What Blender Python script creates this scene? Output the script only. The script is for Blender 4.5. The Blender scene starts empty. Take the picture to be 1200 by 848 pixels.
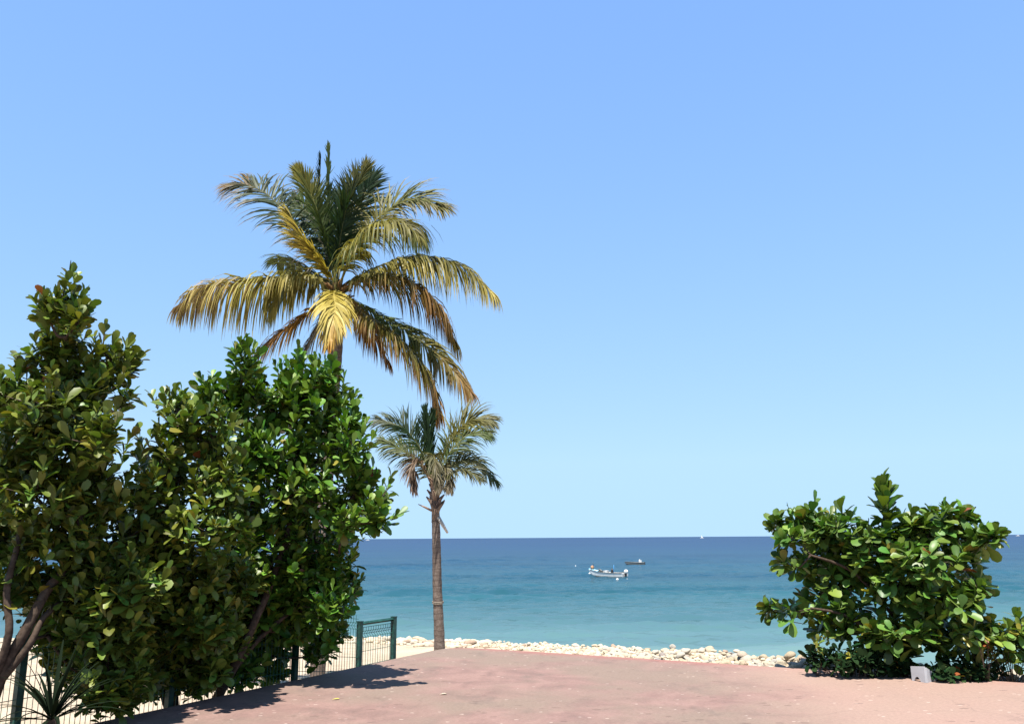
import bpy, math, random
import numpy as np
from mathutils import Vector, Matrix

random.seed(7)
rng = np.random.default_rng(11)
sc = bpy.context.scene
COL = sc.collection
R = math.radians

# ------------------------------------------------------------------ camera
EYE = np.array([0.0, 0.0, 1.6])
FPX = 950.0
PITCH = math.atan((630.0 - 424.0) / FPX)
ROLL = 0.0068
_f = np.array([0.0, math.cos(PITCH), math.sin(PITCH)])
_r0 = np.array([1.0, 0.0, 0.0])
_u0 = np.array([0.0, -math.sin(PITCH), math.cos(PITCH)])
_r = _r0 * math.cos(ROLL) - _u0 * math.sin(ROLL)
_u = _u0 * math.cos(ROLL) + _r0 * math.sin(ROLL)
cam_data = bpy.data.cameras.new('camera')
cam = bpy.data.objects.new('camera', cam_data)
COL.objects.link(cam)
cam_data.sensor_width = 36.0
cam_data.lens = 36.0 * FPX / 1200.0
cam_data.clip_start = 0.05
cam_data.clip_end = 200000.0
cam.matrix_world = Matrix(((_r[0], _u[0], -_f[0], EYE[0]), (_r[1], _u[1], -_f[1], EYE[1]),
                           (_r[2], _u[2], -_f[2], EYE[2]), (0, 0, 0, 1)))
sc.camera = cam

# ------------------------------------------------------------------ light
TO_SUN = Vector((-0.07, -0.38, 0.92)).normalized()
SUN_EL = math.asin(TO_SUN.z)
SUN_AZ = math.atan2(TO_SUN.x, TO_SUN.y)
world = bpy.data.worlds.new('World')
sc.world = world
world.use_nodes = True
wn = world.node_tree
bg = wn.nodes['Background']
sky = wn.nodes.new('ShaderNodeTexSky')
sky.sky_type = 'NISHITA'
sky.sun_disc = False
sky.sun_elevation = SUN_EL
sky.sun_rotation = SUN_AZ
sky.altitude = 0.0
sky.air_density = 0.7
sky.dust_density = 0.0
sky.ozone_density = 6.0
def _vm(op, a, b):
    n_ = wn.nodes.new('ShaderNodeVectorMath')
    n_.operation = op
    for s_, i_ in ((a, 0), (b, 1)):
        if isinstance(s_, tuple):
            n_.inputs[i_].default_value = s_
        else:
            wn.links.new(s_, n_.inputs[i_])
    return n_.outputs[0]
_c = sky.outputs['Color']
_c = _vm('DIVIDE', _c, _vm('ADD', _c, (0.96, 1.07, 0.30)))      # soft shoulder: a hazier, more even midday sky
_c = _vm('MINIMUM', _vm('MULTIPLY', _c, (0.711, 0.997, 1.15)), (0.53, 0.81, 1.2))
_c = _vm('MULTIPLY', _c, (3.0, 3.0, 3.0))
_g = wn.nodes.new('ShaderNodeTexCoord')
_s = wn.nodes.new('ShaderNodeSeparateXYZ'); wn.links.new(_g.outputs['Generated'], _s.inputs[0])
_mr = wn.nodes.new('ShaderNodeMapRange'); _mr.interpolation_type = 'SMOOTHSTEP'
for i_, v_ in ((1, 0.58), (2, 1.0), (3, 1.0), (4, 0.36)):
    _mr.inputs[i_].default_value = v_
wn.links.new(_s.outputs['Z'], _mr.inputs[0])                      # sky dimmed towards the zenith, out of view, to cut fill in the shadows
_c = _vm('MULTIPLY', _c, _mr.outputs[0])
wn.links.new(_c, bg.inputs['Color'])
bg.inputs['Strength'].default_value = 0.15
sun_data = bpy.data.lights.new('sun', 'SUN')
sun_data.energy = 5.0
sun_data.angle = R(0.5)
sun_data.color = (1.0, 0.95, 0.87)
sun = bpy.data.objects.new('sun', sun_data)
sun.rotation_euler = TO_SUN.to_track_quat('Z', 'Y').to_euler()
COL.objects.link(sun)
sc.view_settings.view_transform = 'Standard'
sc.view_settings.look = 'None'
sc.view_settings.exposure = 1.15
sc.view_settings.gamma = 1.0
sc.view_settings.use_curve_mapping = False
sc.cycles.max_bounces = 6
sc.cycles.diffuse_bounces = 1
sc.cycles.glossy_bounces = 2
sc.cycles.transmission_bounces = 3


# ------------------------------------------------------------------ helpers
def ray(px, py):
    d = _f * FPX + _r * (px - 600.0) + _u * (424.0 - py)
    return d / d[1]

def P(px, py, Y):
    return EYE + ray(px, py) * Y

def G(px, py, z):
    d = ray(px, py)
    return EYE + d * ((z - EYE[2]) / d[2])

def nrm(a):
    return a / np.maximum(np.linalg.norm(a, axis=-1, keepdims=True), 1e-9)

class MB:
    """collects verts / faces / per-face colours / material slots for one mesh"""
    def __init__(self):
        self.v, self.f, self.c, self.m, self.n = [], [], [], [], 0

    def add(self, v, f, c=(1, 1, 1), m=0):
        v = np.asarray(v, float).reshape(-1, 3)
        for q in f:
            self.f.append(tuple(int(i) + self.n for i in q))
        self.v.append(v)
        self.n += len(v)
        c = np.asarray(c, float)
        if c.ndim == 1:
            c = np.tile(c, (len(f), 1))
        self.c.append(c)
        self.m.extend([m] * len(f))

    def box(self, c, s, rz=0.0, col=(1, 1, 1), m=0, rot=None):
        x, y, z = s[0] / 2, s[1] / 2, s[2] / 2
        v = np.array([(i, j, k) for i in (-x, x) for j in (-y, y) for k in (-z, z)])
        if rot is not None:
            v = v @ np.array(rot).T
        elif rz:
            a, b = math.cos(rz), math.sin(rz)
            v = v @ np.array([(a, -b, 0), (b, a, 0), (0, 0, 1)]).T
        self.add(v + np.array(c), [(0, 1, 3, 2), (4, 6, 7, 5), (0, 4, 5, 1), (2, 3, 7, 6), (0, 2, 6, 4), (1, 5, 7, 3)], col, m)

    def tube(self, pts, rad, n=6, col=(1, 1, 1), cap=True, m=0):
        pts = np.asarray(pts, float)
        k = len(pts)
        rad = np.full(k, rad) if np.isscalar(rad) else np.asarray(rad, float)
        t = nrm(np.gradient(pts, axis=0))
        ref = np.array([0, 0, 1.0]) if abs(t[0][2]) < 0.9 else np.array([1.0, 0, 0])
        s = nrm(np.cross(t, ref))
        b = np.cross(t, s)
        a = np.arange(n) * 2 * math.pi / n
        v = pts[:, None] + rad[:, None, None] * (np.cos(a)[None, :, None] * s[:, None] + np.sin(a)[None, :, None] * b[:, None])
        f = []
        for i in range(k - 1):
            for j in range(n):
                j2 = (j + 1) % n
                f.append((i * n + j, i * n + j2, (i + 1) * n + j2, (i + 1) * n + j))
        if cap:
            f.append(tuple(range(n))[::-1])
            f.append(tuple((k - 1) * n + j for j in range(n)))
        if np.ndim(col) == 2:
            col = np.repeat(np.asarray(col), n, axis=0)
            if cap:
                col = np.vstack([col, col[:1], col[-1:]])
        self.add(v.reshape(-1, 3), f, col, m)

    def build(self, name, mats, parent=None, smooth=False, origin=None):
        v = np.vstack(self.v) if self.v else np.zeros((0, 3))
        if origin is not None:
            v = v - np.array(origin)
        me = bpy.data.meshes.new(name)
        me.from_pydata(v.tolist(), [], self.f)
        at = me.attributes.new('Col', 'FLOAT_COLOR', 'FACE')
        c = np.vstack(self.c)
        at.data.foreach_set('color', np.hstack([c, np.ones((len(c), 1))]).ravel())
        for mt in (mats if isinstance(mats, (list, tuple)) else [mats]):
            me.materials.append(mt)
        me.polygons.foreach_set('material_index', self.m)
        if smooth:
            me.polygons.foreach_set('use_smooth', [True] * len(self.f))
        me.update()
        o = bpy.data.objects.new(name, me)
        COL.objects.link(o)
        if parent is not None:
            o.parent = parent
        elif origin is not None:
            o.location = origin
        return o

def tag(o, label=None, cat=None, group=None, kind=None):
    if label: o['label'] = label
    if cat: o['category'] = cat
    if group: o['group'] = group
    if kind: o['kind'] = kind
    return o

def thing(name, label, cat, loc=(0, 0, 0), group=None):
    o = bpy.data.objects.new(name, None)
    o.empty_display_size = 0.2
    o.location = loc
    COL.objects.link(o)
    return tag(o, label, cat, group)

def spline(pts, n):
    pts = np.asarray(pts, float)
    k = len(pts)
    t = np.linspace(0, k - 1, n)
    i = np.clip(t.astype(int), 0, k - 2)
    u = (t - i)[:, None]
    p0, p1 = pts[np.maximum(i - 1, 0)], pts[i]
    p2, p3 = pts[i + 1], pts[np.minimum(i + 2, k - 1)]
    return 0.5 * (2 * p1 + (p2 - p0) * u + (2 * p0 - 5 * p1 + 4 * p2 - p3) * u ** 2 + (3 * p1 - p0 - 3 * p2 + p3) * u ** 3)


# ------------------------------------------------------------------ materials
class NT:
    def __init__(self, name):
        self.mat = bpy.data.materials.new(name)
        self.mat.use_nodes = True
        self.t = self.mat.node_tree
        self.b = self.t.nodes['Principled BSDF']
        self.out = self.t.nodes['Material Output']

    def n(self, kind, **kw):
        o = self.t.nodes.new('ShaderNode' + kind)
        for k, v in kw.items():
            if k in o.inputs.keys():
                o.inputs[k].default_value = v
            else:
                setattr(o, k, v)
        return o

    def l(self, a, b):
        self.t.links.new(a, b)

    def ramp(self, fac, stops):
        r = self.n('ValToRGB')
        el = r.color_ramp.elements
        while len(el) < len(stops):
            el.new(0.5)
        for e, (p, c) in zip(el, stops):
            e.position = p
            e.color = (c[0], c[1], c[2], 1) if np.ndim(c) else (c, c, c, 1)
        self.l(fac, r.inputs['Fac'])
        return r.outputs['Color']

    def mix(self, fac, a, b, mode='MIX'):
        m = self.n('Mix', data_type='RGBA', blend_type=mode)
        for s, i in ((fac, 0), (a, 6), (b, 7)):
            if isinstance(s, bpy.types.NodeSocket):
                self.l(s, m.inputs[i])
            else:
                m.inputs[i].default_value = s if i == 0 else (s[0], s[1], s[2], 1)
        return m.outputs[2]

    def noise(self, scale, detail=4, rough=0.55, vec=None, dist=0.0):
        o = self.n('TexNoise', Scale=scale, Detail=detail, Roughness=rough, Distortion=dist)
        if vec is not None:
            self.l(vec, o.inputs['Vector'])
        return o.outputs['Fac']

    def math(self, op, a, b=0.0, clamp=False):
        m = self.n('Math', operation=op, use_clamp=clamp)
        for s, i in ((a, 0), (b, 1)):
            if isinstance(s, bpy.types.NodeSocket):
                self.l(s, m.inputs[i])
            else:
                m.inputs[i].default_value = s
        return m.outputs[0]

    def bump(self, h, strength, dist):
        b = self.n('Bump', Strength=strength, Distance=dist)
        self.l(h, b.inputs['Height'])
        self.l(b.outputs['Normal'], self.b.inputs['Normal'])

    def obj(self, scale=None):
        c = self.n('TexCoord').outputs['Object']
        if scale is not None:
            m = self.n('Mapping')
            m.inputs['Scale'].default_value = scale
            self.l(c, m.inputs['Vector'])
            c = m.outputs['Vector']
        return c

def plain(name, col, rough=0.6, metal=0.0, scale=20.0, var=0.25, spec=0.4):
    k = NT(name)
    f = k.noise(scale, 3, vec=k.obj())
    c = np.array(col)
    k.l(k.ramp(f, [(0.3, c * (1 - var)), (0.7, np.minimum(c * (1 + var), 1))]), k.b.inputs['Base Color'])
    k.b.inputs['Roughness'].default_value = rough
    k.b.inputs['Metallic'].default_value = metal
    k.b.inputs['Specular IOR Level'].default_value = spec
    return k.mat

def leafy(name, rough=0.42, spec=0.5, trans=0.25, tint=(1.1, 1.5, 0.5)):
    k = NT(name)
    a = k.n('Attribute', attribute_name='Col').outputs['Color']
    k.l(a, k.b.inputs['Base Color'])
    k.b.inputs['Roughness'].default_value = rough
    k.b.inputs['Specular IOR Level'].default_value = spec
    tr = k.n('BsdfTranslucent')
    k.l(k.mix(1.0, a, tint, 'MULTIPLY'), tr.inputs['Color'])
    ms = k.n('MixShader', Fac=trans)
    k.l(k.b.outputs[0], ms.inputs[1])
    k.l(tr.outputs[0], ms.inputs[2])
    k.l(ms.outputs[0], k.out.inputs['Surface'])
    return k.mat

def attr_mat(name, rough=0.8, spec=0.2, nscale=30.0, var=0.3):
    k = NT(name)
    a = k.n('Attribute', attribute_name='Col').outputs['Color']
    f = k.noise(nscale, 4, vec=k.obj())
    k.l(k.mix(1.0, a, k.ramp(f, [(0.3, 1 - var), (0.7, 1 + var * 0.3)]), 'MULTIPLY'), k.b.inputs['Base Color'])
    k.b.inputs['Roughness'].default_value = rough
    k.b.inputs['Specular IOR Level'].default_value = spec
    k.bump(f, 0.3, 0.01)
    return k.mat

M_LEAF = leafy('broad_leaf', rough=0.43, spec=0.36, trans=0.15, tint=(1.3, 1.5, 0.4))
M_LEAF_SHADED = leafy('shaded_leaf', rough=0.9, spec=0.05, trans=0.04)  # matte leaf for plants whose shade is put into their colour
M_FROND = leafy('palm_frond', rough=0.5, spec=0.2, trans=0.25, tint=(1.25, 1.25, 0.6))
M_BARK = plain('bark', (0.066, 0.047, 0.035), 0.9, scale=25, var=0.45, spec=0.1)
M_GREEN = plain('dark_green_paint', (0.009, 0.048, 0.038), 0.5, scale=14, var=0.5)
M_WIRE = plain('green_wire', (0.02, 0.10, 0.075), 0.5, scale=9, var=0.3)
M_ATTR = attr_mat('painted_patch')
M_WHITE = plain('white_gelcoat', (0.62, 0.62, 0.60), 0.35, scale=3, var=0.08)
M_GREYPAINT = plain('grey_hull_paint', (0.10, 0.11, 0.11), 0.5, scale=3, var=0.2)
M_BLACK = plain('black_plastic', (0.02, 0.02, 0.022), 0.4, scale=9, var=0.2)
M_WOOD = plain('weathered_wood', (0.40, 0.30, 0.24), 0.85, scale=12, var=0.3, spec=0.1)
M_TARP = plain('pale_blue_tarp', (0.33, 0.60, 0.72), 0.7, scale=4, var=0.1)
M_ORANGE = plain('faded_orange_cloth', (0.40, 0.22, 0.12), 0.8, scale=6, var=0.25)
M_BLUE = plain('blue_plastic', (0.06, 0.25, 0.55), 0.5, scale=6, var=0.15)
M_PLASTIC = plain('dull_white_plastic', (0.42, 0.42, 0.44), 0.55, scale=7, var=0.1)

# bark with rings for the palms
k = NT('ringed_palm_bark')
co = k.obj((1, 1, 1))
sep = k.n('SeparateXYZ'); k.l(co, sep.inputs[0])
nz = k.noise(3.0, 3, vec=co)
ringv = k.math('ADD', k.math('MULTIPLY', sep.outputs['Z'], 11.0), k.math('MULTIPLY', nz, 2.2))
ring = k.math('FRACT', ringv)
fine = k.noise(17, 6, 0.7, k.obj((1, 1, 0.9)), 0.8)
base = k.ramp(fine, [(0.25, (0.085, 0.062, 0.05)), (0.55, (0.18, 0.14, 0.118)), (0.8, (0.28, 0.23, 0.20))])
k.l(k.mix(k.ramp(ring, [(0.0, 0.0), (0.72, 0.0), (0.9, 0.75), (1.0, 0.1)]), base, (0.07, 0.05, 0.042)), k.b.inputs['Base Color'])
k.b.inputs['Roughness'].default_value = 0.9
k.b.inputs['Specular IOR Level'].default_value = 0.1
k.bump(k.math('ADD', ring, k.math('MULTIPLY', fine, 0.8)), 0.6, 0.02)
M_PALM = k.mat

# ------------------------------------------------------------------ the plaza
CORNER = G(530, 757, 0)
RIGHT = G(1200, 799.5, 0)
LEFT = G(100, 849, 0)
dR = nrm((RIGHT - CORNER)[:2]); dL = nrm((LEFT - CORNER)[:2])
nR = np.array([-dR[1], dR[0]]);  nR = nR if nR[1] > 0 else -nR      # outward from the right edge
nL = np.array([-dL[1], dL[0]]);  nL = nL if nL[0] < 0 else -nL      # outward from the left edge
e1 = CORNER[:2] + dR * 26.0
e2 = CORNER[:2] + dL * 26.0
poly = [CORNER[:2] + 0.35 * dL, CORNER[:2] + 0.10 * dL + 0.10 * dR, CORNER[:2] + 0.35 * dR, e1, e1 + dL * 30, e2 + dR * 6, e2]
poly = [CORNER[:2] + 0.5 * dL, CORNER[:2] + 0.2 * dL + 0.05 * dR, CORNER[:2] + 0.06 * dL + 0.22 * dR, CORNER[:2] + 0.6 * dR,
        e1, e1 + dL * 26, e2]
mb = MB()
n = len(poly)
top = [(p[0], p[1], 0) for p in poly]
bot = [(p[0], p[1], -1.6) for p in poly]
mb.add(top + bot, [tuple(range(n))[::-1]] + [(i, (i + 1) % n, n + (i + 1) % n, n + i) for i in range(n)])

k = NT('faded_red_concrete')
co = k.obj()
big = k.noise(0.55, 4, 0.6, co)
mid = k.noise(2.6, 5, 0.62, co, 0.6)
fine = k.noise(30, 6, 0.8, co)
speck = k.noise(9.0, 2, 0.5, k.obj((1, 1.0, 1)))
c = k.ramp(mid, [(0.28, (0.170, 0.118, 0.108)), (0.5, (0.235, 0.155, 0.140)), (0.72, (0.285, 0.192, 0.172))])
c = k.mix(k.ramp(big, [(0.42, 0.0), (0.58, 0.9)]), c, (0.215, 0.168, 0.140))
c = k.mix(k.ramp(k.noise(1.1, 6, 0.7, k.obj((1.3, 0.7, 1))), [(0.56, 0.0), (0.68, 0.6)]), c, (0.150, 0.122, 0.108))
# red paint kept along the two edges
sx = k.n('SeparateXYZ'); k.l(co, sx.inputs[0])
def edge_dist(nv, p):
    return k.math('SUBTRACT', float(np.dot(nv, p)), k.math('ADD', k.math('MULTIPLY', sx.outputs['X'], float(nv[0])), k.math('MULTIPLY', sx.outputs['Y'], float(nv[1]))))
eR = edge_dist(nR, CORNER[:2])
eR2 = k.math('ADD', eR, k.math('MULTIPLY', k.math('SUBTRACT', mid, 0.5), 0.45))
c = k.mix(k.ramp(eR2, [(0.06, 0.55), (0.30, 0.0)]), c, (0.31, 0.125, 0.110))
# pale sun-bleached slab to the right
dx = k.math('ADD', k.math('MULTIPLY', sx.outputs['X'], 0.42), k.math('MULTIPLY', big, 0.9))
c = k.mix(k.ramp(k.math('SUBTRACT', dx, 1.35), [(0.0, 0.0), (0.5, 0.7)]), c, (0.345, 0.245, 0.208))
# white scuffs and grit
vor = k.n('TexVoronoi', Scale=5.5, feature='F1')
k.l(k.obj((1.0, 1.7, 1)), vor.inputs['Vector'])
wh = k.math('MULTIPLY', k.math('LESS_THAN', k.math('ADD', vor.outputs['Distance'], k.math('MULTIPLY', k.noise(26, 3, 0.6, co), 0.25)), k.math('ADD', 0.17, k.math('MULTIPLY', k.noise(0.9, 2, 0.5, co), 0.11))), k.math('GREATER_THAN', k.noise(1.7, 2, 0.5, co), 0.46))
c = k.mix(k.math('MULTIPLY', wh, 0.5), c, (0.60, 0.53, 0.48))
vor2 = k.n('TexVoronoi', Scale=3.1, feature='F1')
k.l(k.obj((0.8, 2.1, 1)), vor2.inputs['Vector'])
dk = k.math('LESS_THAN', k.math('ADD', vor2.outputs['Distance'], k.math('MULTIPLY', k.noise(14, 3, 0.6, co), 0.3)), 0.262)
c = k.mix(k.math('MULTIPLY', dk, 0.55), c, (0.10, 0.07, 0.065))
c = k.mix(1.0, c, k.ramp(fine, [(0.28, (0.70, 0.665, 0.635)), (0.72, (1.05, 1.0, 0.955))]), 'MULTIPLY')
# hairline cracks
crk = k.n('TexVoronoi', Scale=0.45, feature='DISTANCE_TO_EDGE')
wv = k.n('Mapping'); k.l(co, wv.inputs['Vector'])
dv = k.n('VectorMath', operation='ADD'); k.l(wv.outputs[0], dv.inputs[0])
nv_ = k.n('TexNoise', Scale=2.2, Detail=4.0); k.l(co, nv_.inputs['Vector'])
dsc = k.n('VectorMath', operation='SCALE'); k.l(nv_.outputs['Color'], dsc.inputs[0]); dsc.inputs['Scale'].default_value = 0.55
k.l(dsc.outputs[0], dv.inputs[1]); k.l(dv.outputs[0], crk.inputs['Vector'])
c = k.mix(k.math('MULTIPLY', k.math('LESS_THAN', crk.outputs['Distance'], 0.004), 0.2), c, (0.12, 0.085, 0.075))
k.l(c, k.b.inputs['Base Color'])
k.b.inputs['Roughness'].default_value = 0.85
k.b.inputs['Specular IOR Level'].default_value = 0.2
k.bump(k.math('ADD', fine, k.math('MULTIPLY', mid, 1.5)), 0.35, 0.012)
M_PLAZA = k.mat
tag(mb.build('pavement', M_PLAZA), kind='structure')

# ------------------------------------------------------------------ beach
SEA_Z = -3.4
cp = [(-300, 744, 41), (420, 745.5, 40), (470, 747, 36), (530, 748.5, 33), (570, 749.5, 31), (650, 751.5, 24), (750, 755, 17.5), (850, 760, 13.6), (960, 765, 11.3)]
crest = [P(*q) for q in cp] + [P(1100, 776, 10.6), P(1230, 786, 10.0), P(1500, 800, 9.0)]
cu = np.array([p[0] / p[1] for p in crest]); cY = np.array([p[1] for p in crest]); cz = np.array([p[2] for p in crest])
def edge_Y(u):
    # where the column X = u*Y meets the plaza's outline
    yR = np.dot(nR, CORNER[:2]) / (nR[0] * u + nR[1])
    yL = np.dot(nL, CORNER[:2]) / np.where(np.abs(nL[0] * u + nL[1]) < 1e-6, 1e-6, nL[0] * u + nL[1])
    return np.where(u > CORNER[0] / CORNER[1], yR, np.clip(yL, 2.0, 14))
zeu = np.array([-1.3, -0.6, -0.3, -0.07, 0.15, 0.4, 0.8]); zez = np.array([-0.55, -0.6, -0.75, -0.85, -0.35, -0.14, -0.14])
def terrain(X, Y):
    X = np.asarray(X, float); Y = np.asarray(Y, float)
    u = X / Y
    Yc = np.interp(u, cu, cY); zc = np.interp(u, cu, cz)
    Ye = edge_Y(u); ze = np.interp(u, zeu, zez)
    t = np.clip((Y - Ye - 0.3) / np.maximum(Yc - Ye - 0.3, 0.2), 0, 1)
    z = ze + (zc - 0.13 - ze) * t
    over = np.maximum(Y - Yc - 0.4, 0)
    z = z - 0.34 * over
    bumps = 0.035 * np.sin(X * 2.1 + Y * 0.7) * np.sin(Y * 1.3 - X * 0.5) + 0.02 * np.sin(X * 5.3 + 1.0) * np.sin(Y * 4.1)
    return np.maximum(z + bumps * np.clip((Y - Ye) * 0.5, 0, 1), -7.5)
us = np.concatenate([np.linspace(-6, -1.0, 14)[:-1], np.linspace(-1.0, 1.0, 170), np.linspace(1.0, 6, 14)[1:]])
ys = np.concatenate([np.linspace(1.5, 14, 60)[:-1], np.linspace(14, 50, 110)])
UU, YY = np.meshgrid(us, ys)
ZZ = terrain(UU * YY, YY)
V = np.stack([UU * YY, YY, ZZ], -1).reshape(-1, 3)
nu = len(us)
F = [(j * nu + i, j * nu + i + 1, (j + 1) * nu + i + 1, (j + 1) * nu + i) for j in range(len(ys) - 1) for i in range(nu - 1)]
mb = MB(); mb.add(V, F)
k = NT('pale_sand')
co = k.obj()
a1, a2, a3 = k.noise(0.8, 5, 0.6, co), k.noise(9, 5, 0.65, co), k.noise(70, 3, 0.6, co)
c = k.ramp(a1, [(0.3, (0.37, 0.29, 0.205)), (0.6, (0.47, 0.385, 0.285))])
c = k.mix(k.ramp(a2, [(0.55, 0.0), (0.72, 0.55)]), c, (0.26, 0.195, 0.14))
c = k.mix(1.0, c, k.ramp(a3, [(0.3, 0.8), (0.7, 1.1)]), 'MULTIPLY')
k.l(c, k.b.inputs['Base Color'])
k.b.inputs['Roughness'].default_value = 0.95
k.b.inputs['Specular IOR Level'].default_value = 0.1
k.bump(k.math('ADD', a2, k.math('MULTIPLY', a3, 0.4)), 0.6, 0.06)
tag(mb.build('sand', k.mat, smooth=True), kind='structure')

# far ground under everything (sea bed and land behind the viewer)
mb = MB()
mb.add([(-90000, -400, -8), (90000, -400, -8), (90000, 120000, -8), (-90000, 120000, -8)], [(0, 1, 2, 3)])
tag(mb.build('sea_bed', plain('sea_bed_sand', (0.3, 0.3, 0.25), 0.9, scale=0.1)), kind='structure')

# ------------------------------------------------------------------ sea
k = NT('sea_water')
co = k.obj()
sx = k.n('SeparateXYZ'); k.l(co, sx.inputs[0])
# colour of the water over the sloping bed: turquoise inshore, blue where it is deep
warp = k.noise(0.012, 3, 0.5, k.obj((1, 2.2, 1)))
ly = k.math('LOGARITHM', k.math('MAXIMUM', k.math('MULTIPLY', sx.outputs['Y'], k.math('ADD', 0.75, k.math('MULTIPLY', warp, 0.5))), 5.0), 10.0)
t = k.math('DIVIDE', k.math('SUBTRACT', ly, 1.45), 2.2, clamp=True)       # 28 m .. 4.5 km
c = k.ramp(t, [(0.0, (0.130, 0.195, 0.195)), (0.08, (0.072, 0.142, 0.155)), (0.2, (0.017, 0.070, 0.094)), (0.36, (0.012, 0.048, 0.090)), (0.55, (0.010, 0.038, 0.094)), (0.8, (0.009, 0.033, 0.092)), (1.0, (0.009, 0.031, 0.086))])
st = k.noise(0.02, 4, 0.6, k.obj((0.35, 2.6, 1)))
c = k.mix(1.0, c, k.ramp(st, [(0.32, (0.80, 0.82, 0.86)), (0.68, (1.2, 1.18, 1.12))]), 'MULTIPLY')
# small chop below the size of the modelled ripples tilts the surface every which way
def tilt_noise(scale, amt):
    nn = k.n('TexNoise', Scale=scale, Detail=3.0, Roughness=0.6)
    k.l(k.obj((0.6, 1.3, 1)), nn.inputs['Vector'])
    v1 = k.n('VectorMath', operation='SUBTRACT'); k.l(nn.outputs['Color'], v1.inputs[0]); v1.inputs[1].default_value = (0.5, 0.5, 0.5)
    v2 = k.n('VectorMath', operation='MULTIPLY'); k.l(v1.outputs[0], v2.inputs[0]); v2.inputs[1].default_value = (amt, amt, 0.0)
    return v2.outputs[0]
va = k.n('VectorMath', operation='ADD'); k.l(tilt_noise(0.9, 0.75), va.inputs[0]); k.l(tilt_noise(4.0, 0.45), va.inputs[1])
vb = k.n('VectorMath', operation='ADD'); k.l(va.outputs[0], vb.inputs[0]); k.l(k.n('NewGeometry').outputs['Normal'], vb.inputs[1])
vn = k.n('VectorMath', operation='NORMALIZE'); k.l(vb.outputs[0], vn.inputs[0])
df = k.n('BsdfDiffuse'); k.l(c, df.inputs['Color']); k.l(vn.outputs[0], df.inputs['Normal'])
gl = k.n('BsdfGlossy', Roughness=0.12); k.l(vn.outputs[0], gl.inputs['Normal'])
fz = k.n('Fresnel', IOR=1.33); k.l(vn.outputs[0], fz.inputs['Normal'])
sm = k.n('MixShader'); k.l(k.math('MINIMUM', k.math('MULTIPLY', fz.outputs[0], 0.55), 0.26), sm.inputs[0])   # wave slopes keep a rough sea from mirroring at the horizon
k.l(df.outputs[0], sm.inputs[1]); k.l(gl.outputs[0], sm.inputs[2]); k.l(sm.outputs[0], k.out.inputs['Surface'])
M_SEA = k.mat
mb = MB()
# real ripples out to 400 m (rows spread with distance), flat water beyond and to the sides
wg = np.random.default_rng(5)
rows = [18.0]
while rows[-1] < 420: rows.append(rows[-1] + max(0.10, 0.36 * rows[-1] ** 2 / (5.0 * FPX)))
rows = np.array(rows); cols = np.linspace(-0.80, 0.80, 620)
WX, WY = cols[None] * rows[:, None], np.repeat(rows[:, None], len(cols), 1)
drow = np.gradient(rows)[:, None]; dcol = (cols[1] - cols[0]) * rows[:, None]
H = np.zeros_like(WX)
patch = 0.6 + 0.55 * np.sin(WX * 0.045 + WY * 0.07 + 1) * np.sin(WY * 0.11 - WX * 0.03) + 0.35 * np.sin(WX * 0.13 - WY * 0.05)
patch = np.clip(patch, 0.25, 1.5)
for _ in range(46):
    lam = math.exp(wg.uniform(math.log(0.5), math.log(9.0)))
    az = math.pi / 2 + wg.normal() * 0.55
    kx, ky = math.cos(az) * 2 * math.pi / lam, math.sin(az) * 2 * math.pi / lam
    amp = 0.0100 * lam ** 0.9
    fade = np.clip((lam / np.maximum(1.6 * drow * abs(math.sin(az)), 1.6 * dcol * abs(math.cos(az)))) - 0.6, 0, 1)
    H += amp * fade * np.sin(kx * WX + ky * WY + wg.uniform(0, 6.3))
H *= patch
H *= np.clip((rows - 18) / 3, 0, 1)[:, None] * np.clip((420 - rows) / 60, 0, 1)[:, None] * np.clip((0.80 - abs(cols)) / 0.04, 0, 1)[None]
nc = len(cols)
idx = np.arange(len(rows) * nc).reshape(len(rows), nc)
q = np.stack([idx[:-1, :-1], idx[:-1, 1:], idx[1:, 1:], idx[1:, :-1]], -1).reshape(-1, 4)
mb.add(np.stack([WX, WY, SEA_Z + H], -1).reshape(-1, 3), q.tolist())
x0, x1, B = 0.8 * 18, 0.8 * rows[-1], 90000.0
yl = float(rows[-1])
mb.add([(-x0, 18, SEA_Z), (x0, 18, SEA_Z), (-x1, yl, SEA_Z), (x1, yl, SEA_Z), (-B, 18, SEA_Z), (B, 18, SEA_Z), (-B, yl, SEA_Z), (B, yl, SEA_Z), (-B, 120000, SEA_Z), (B, 120000, SEA_Z), (-B, 8, SEA_Z), (B, 8, SEA_Z)],
       [(4, 0, 2, 6), (1, 5, 7, 3), (6, 2, 3, 7, 9, 8), (10, 11, 5, 1, 0, 4)])
tag(mb.build('sea', M_SEA, smooth=True), kind='structure')

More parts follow.
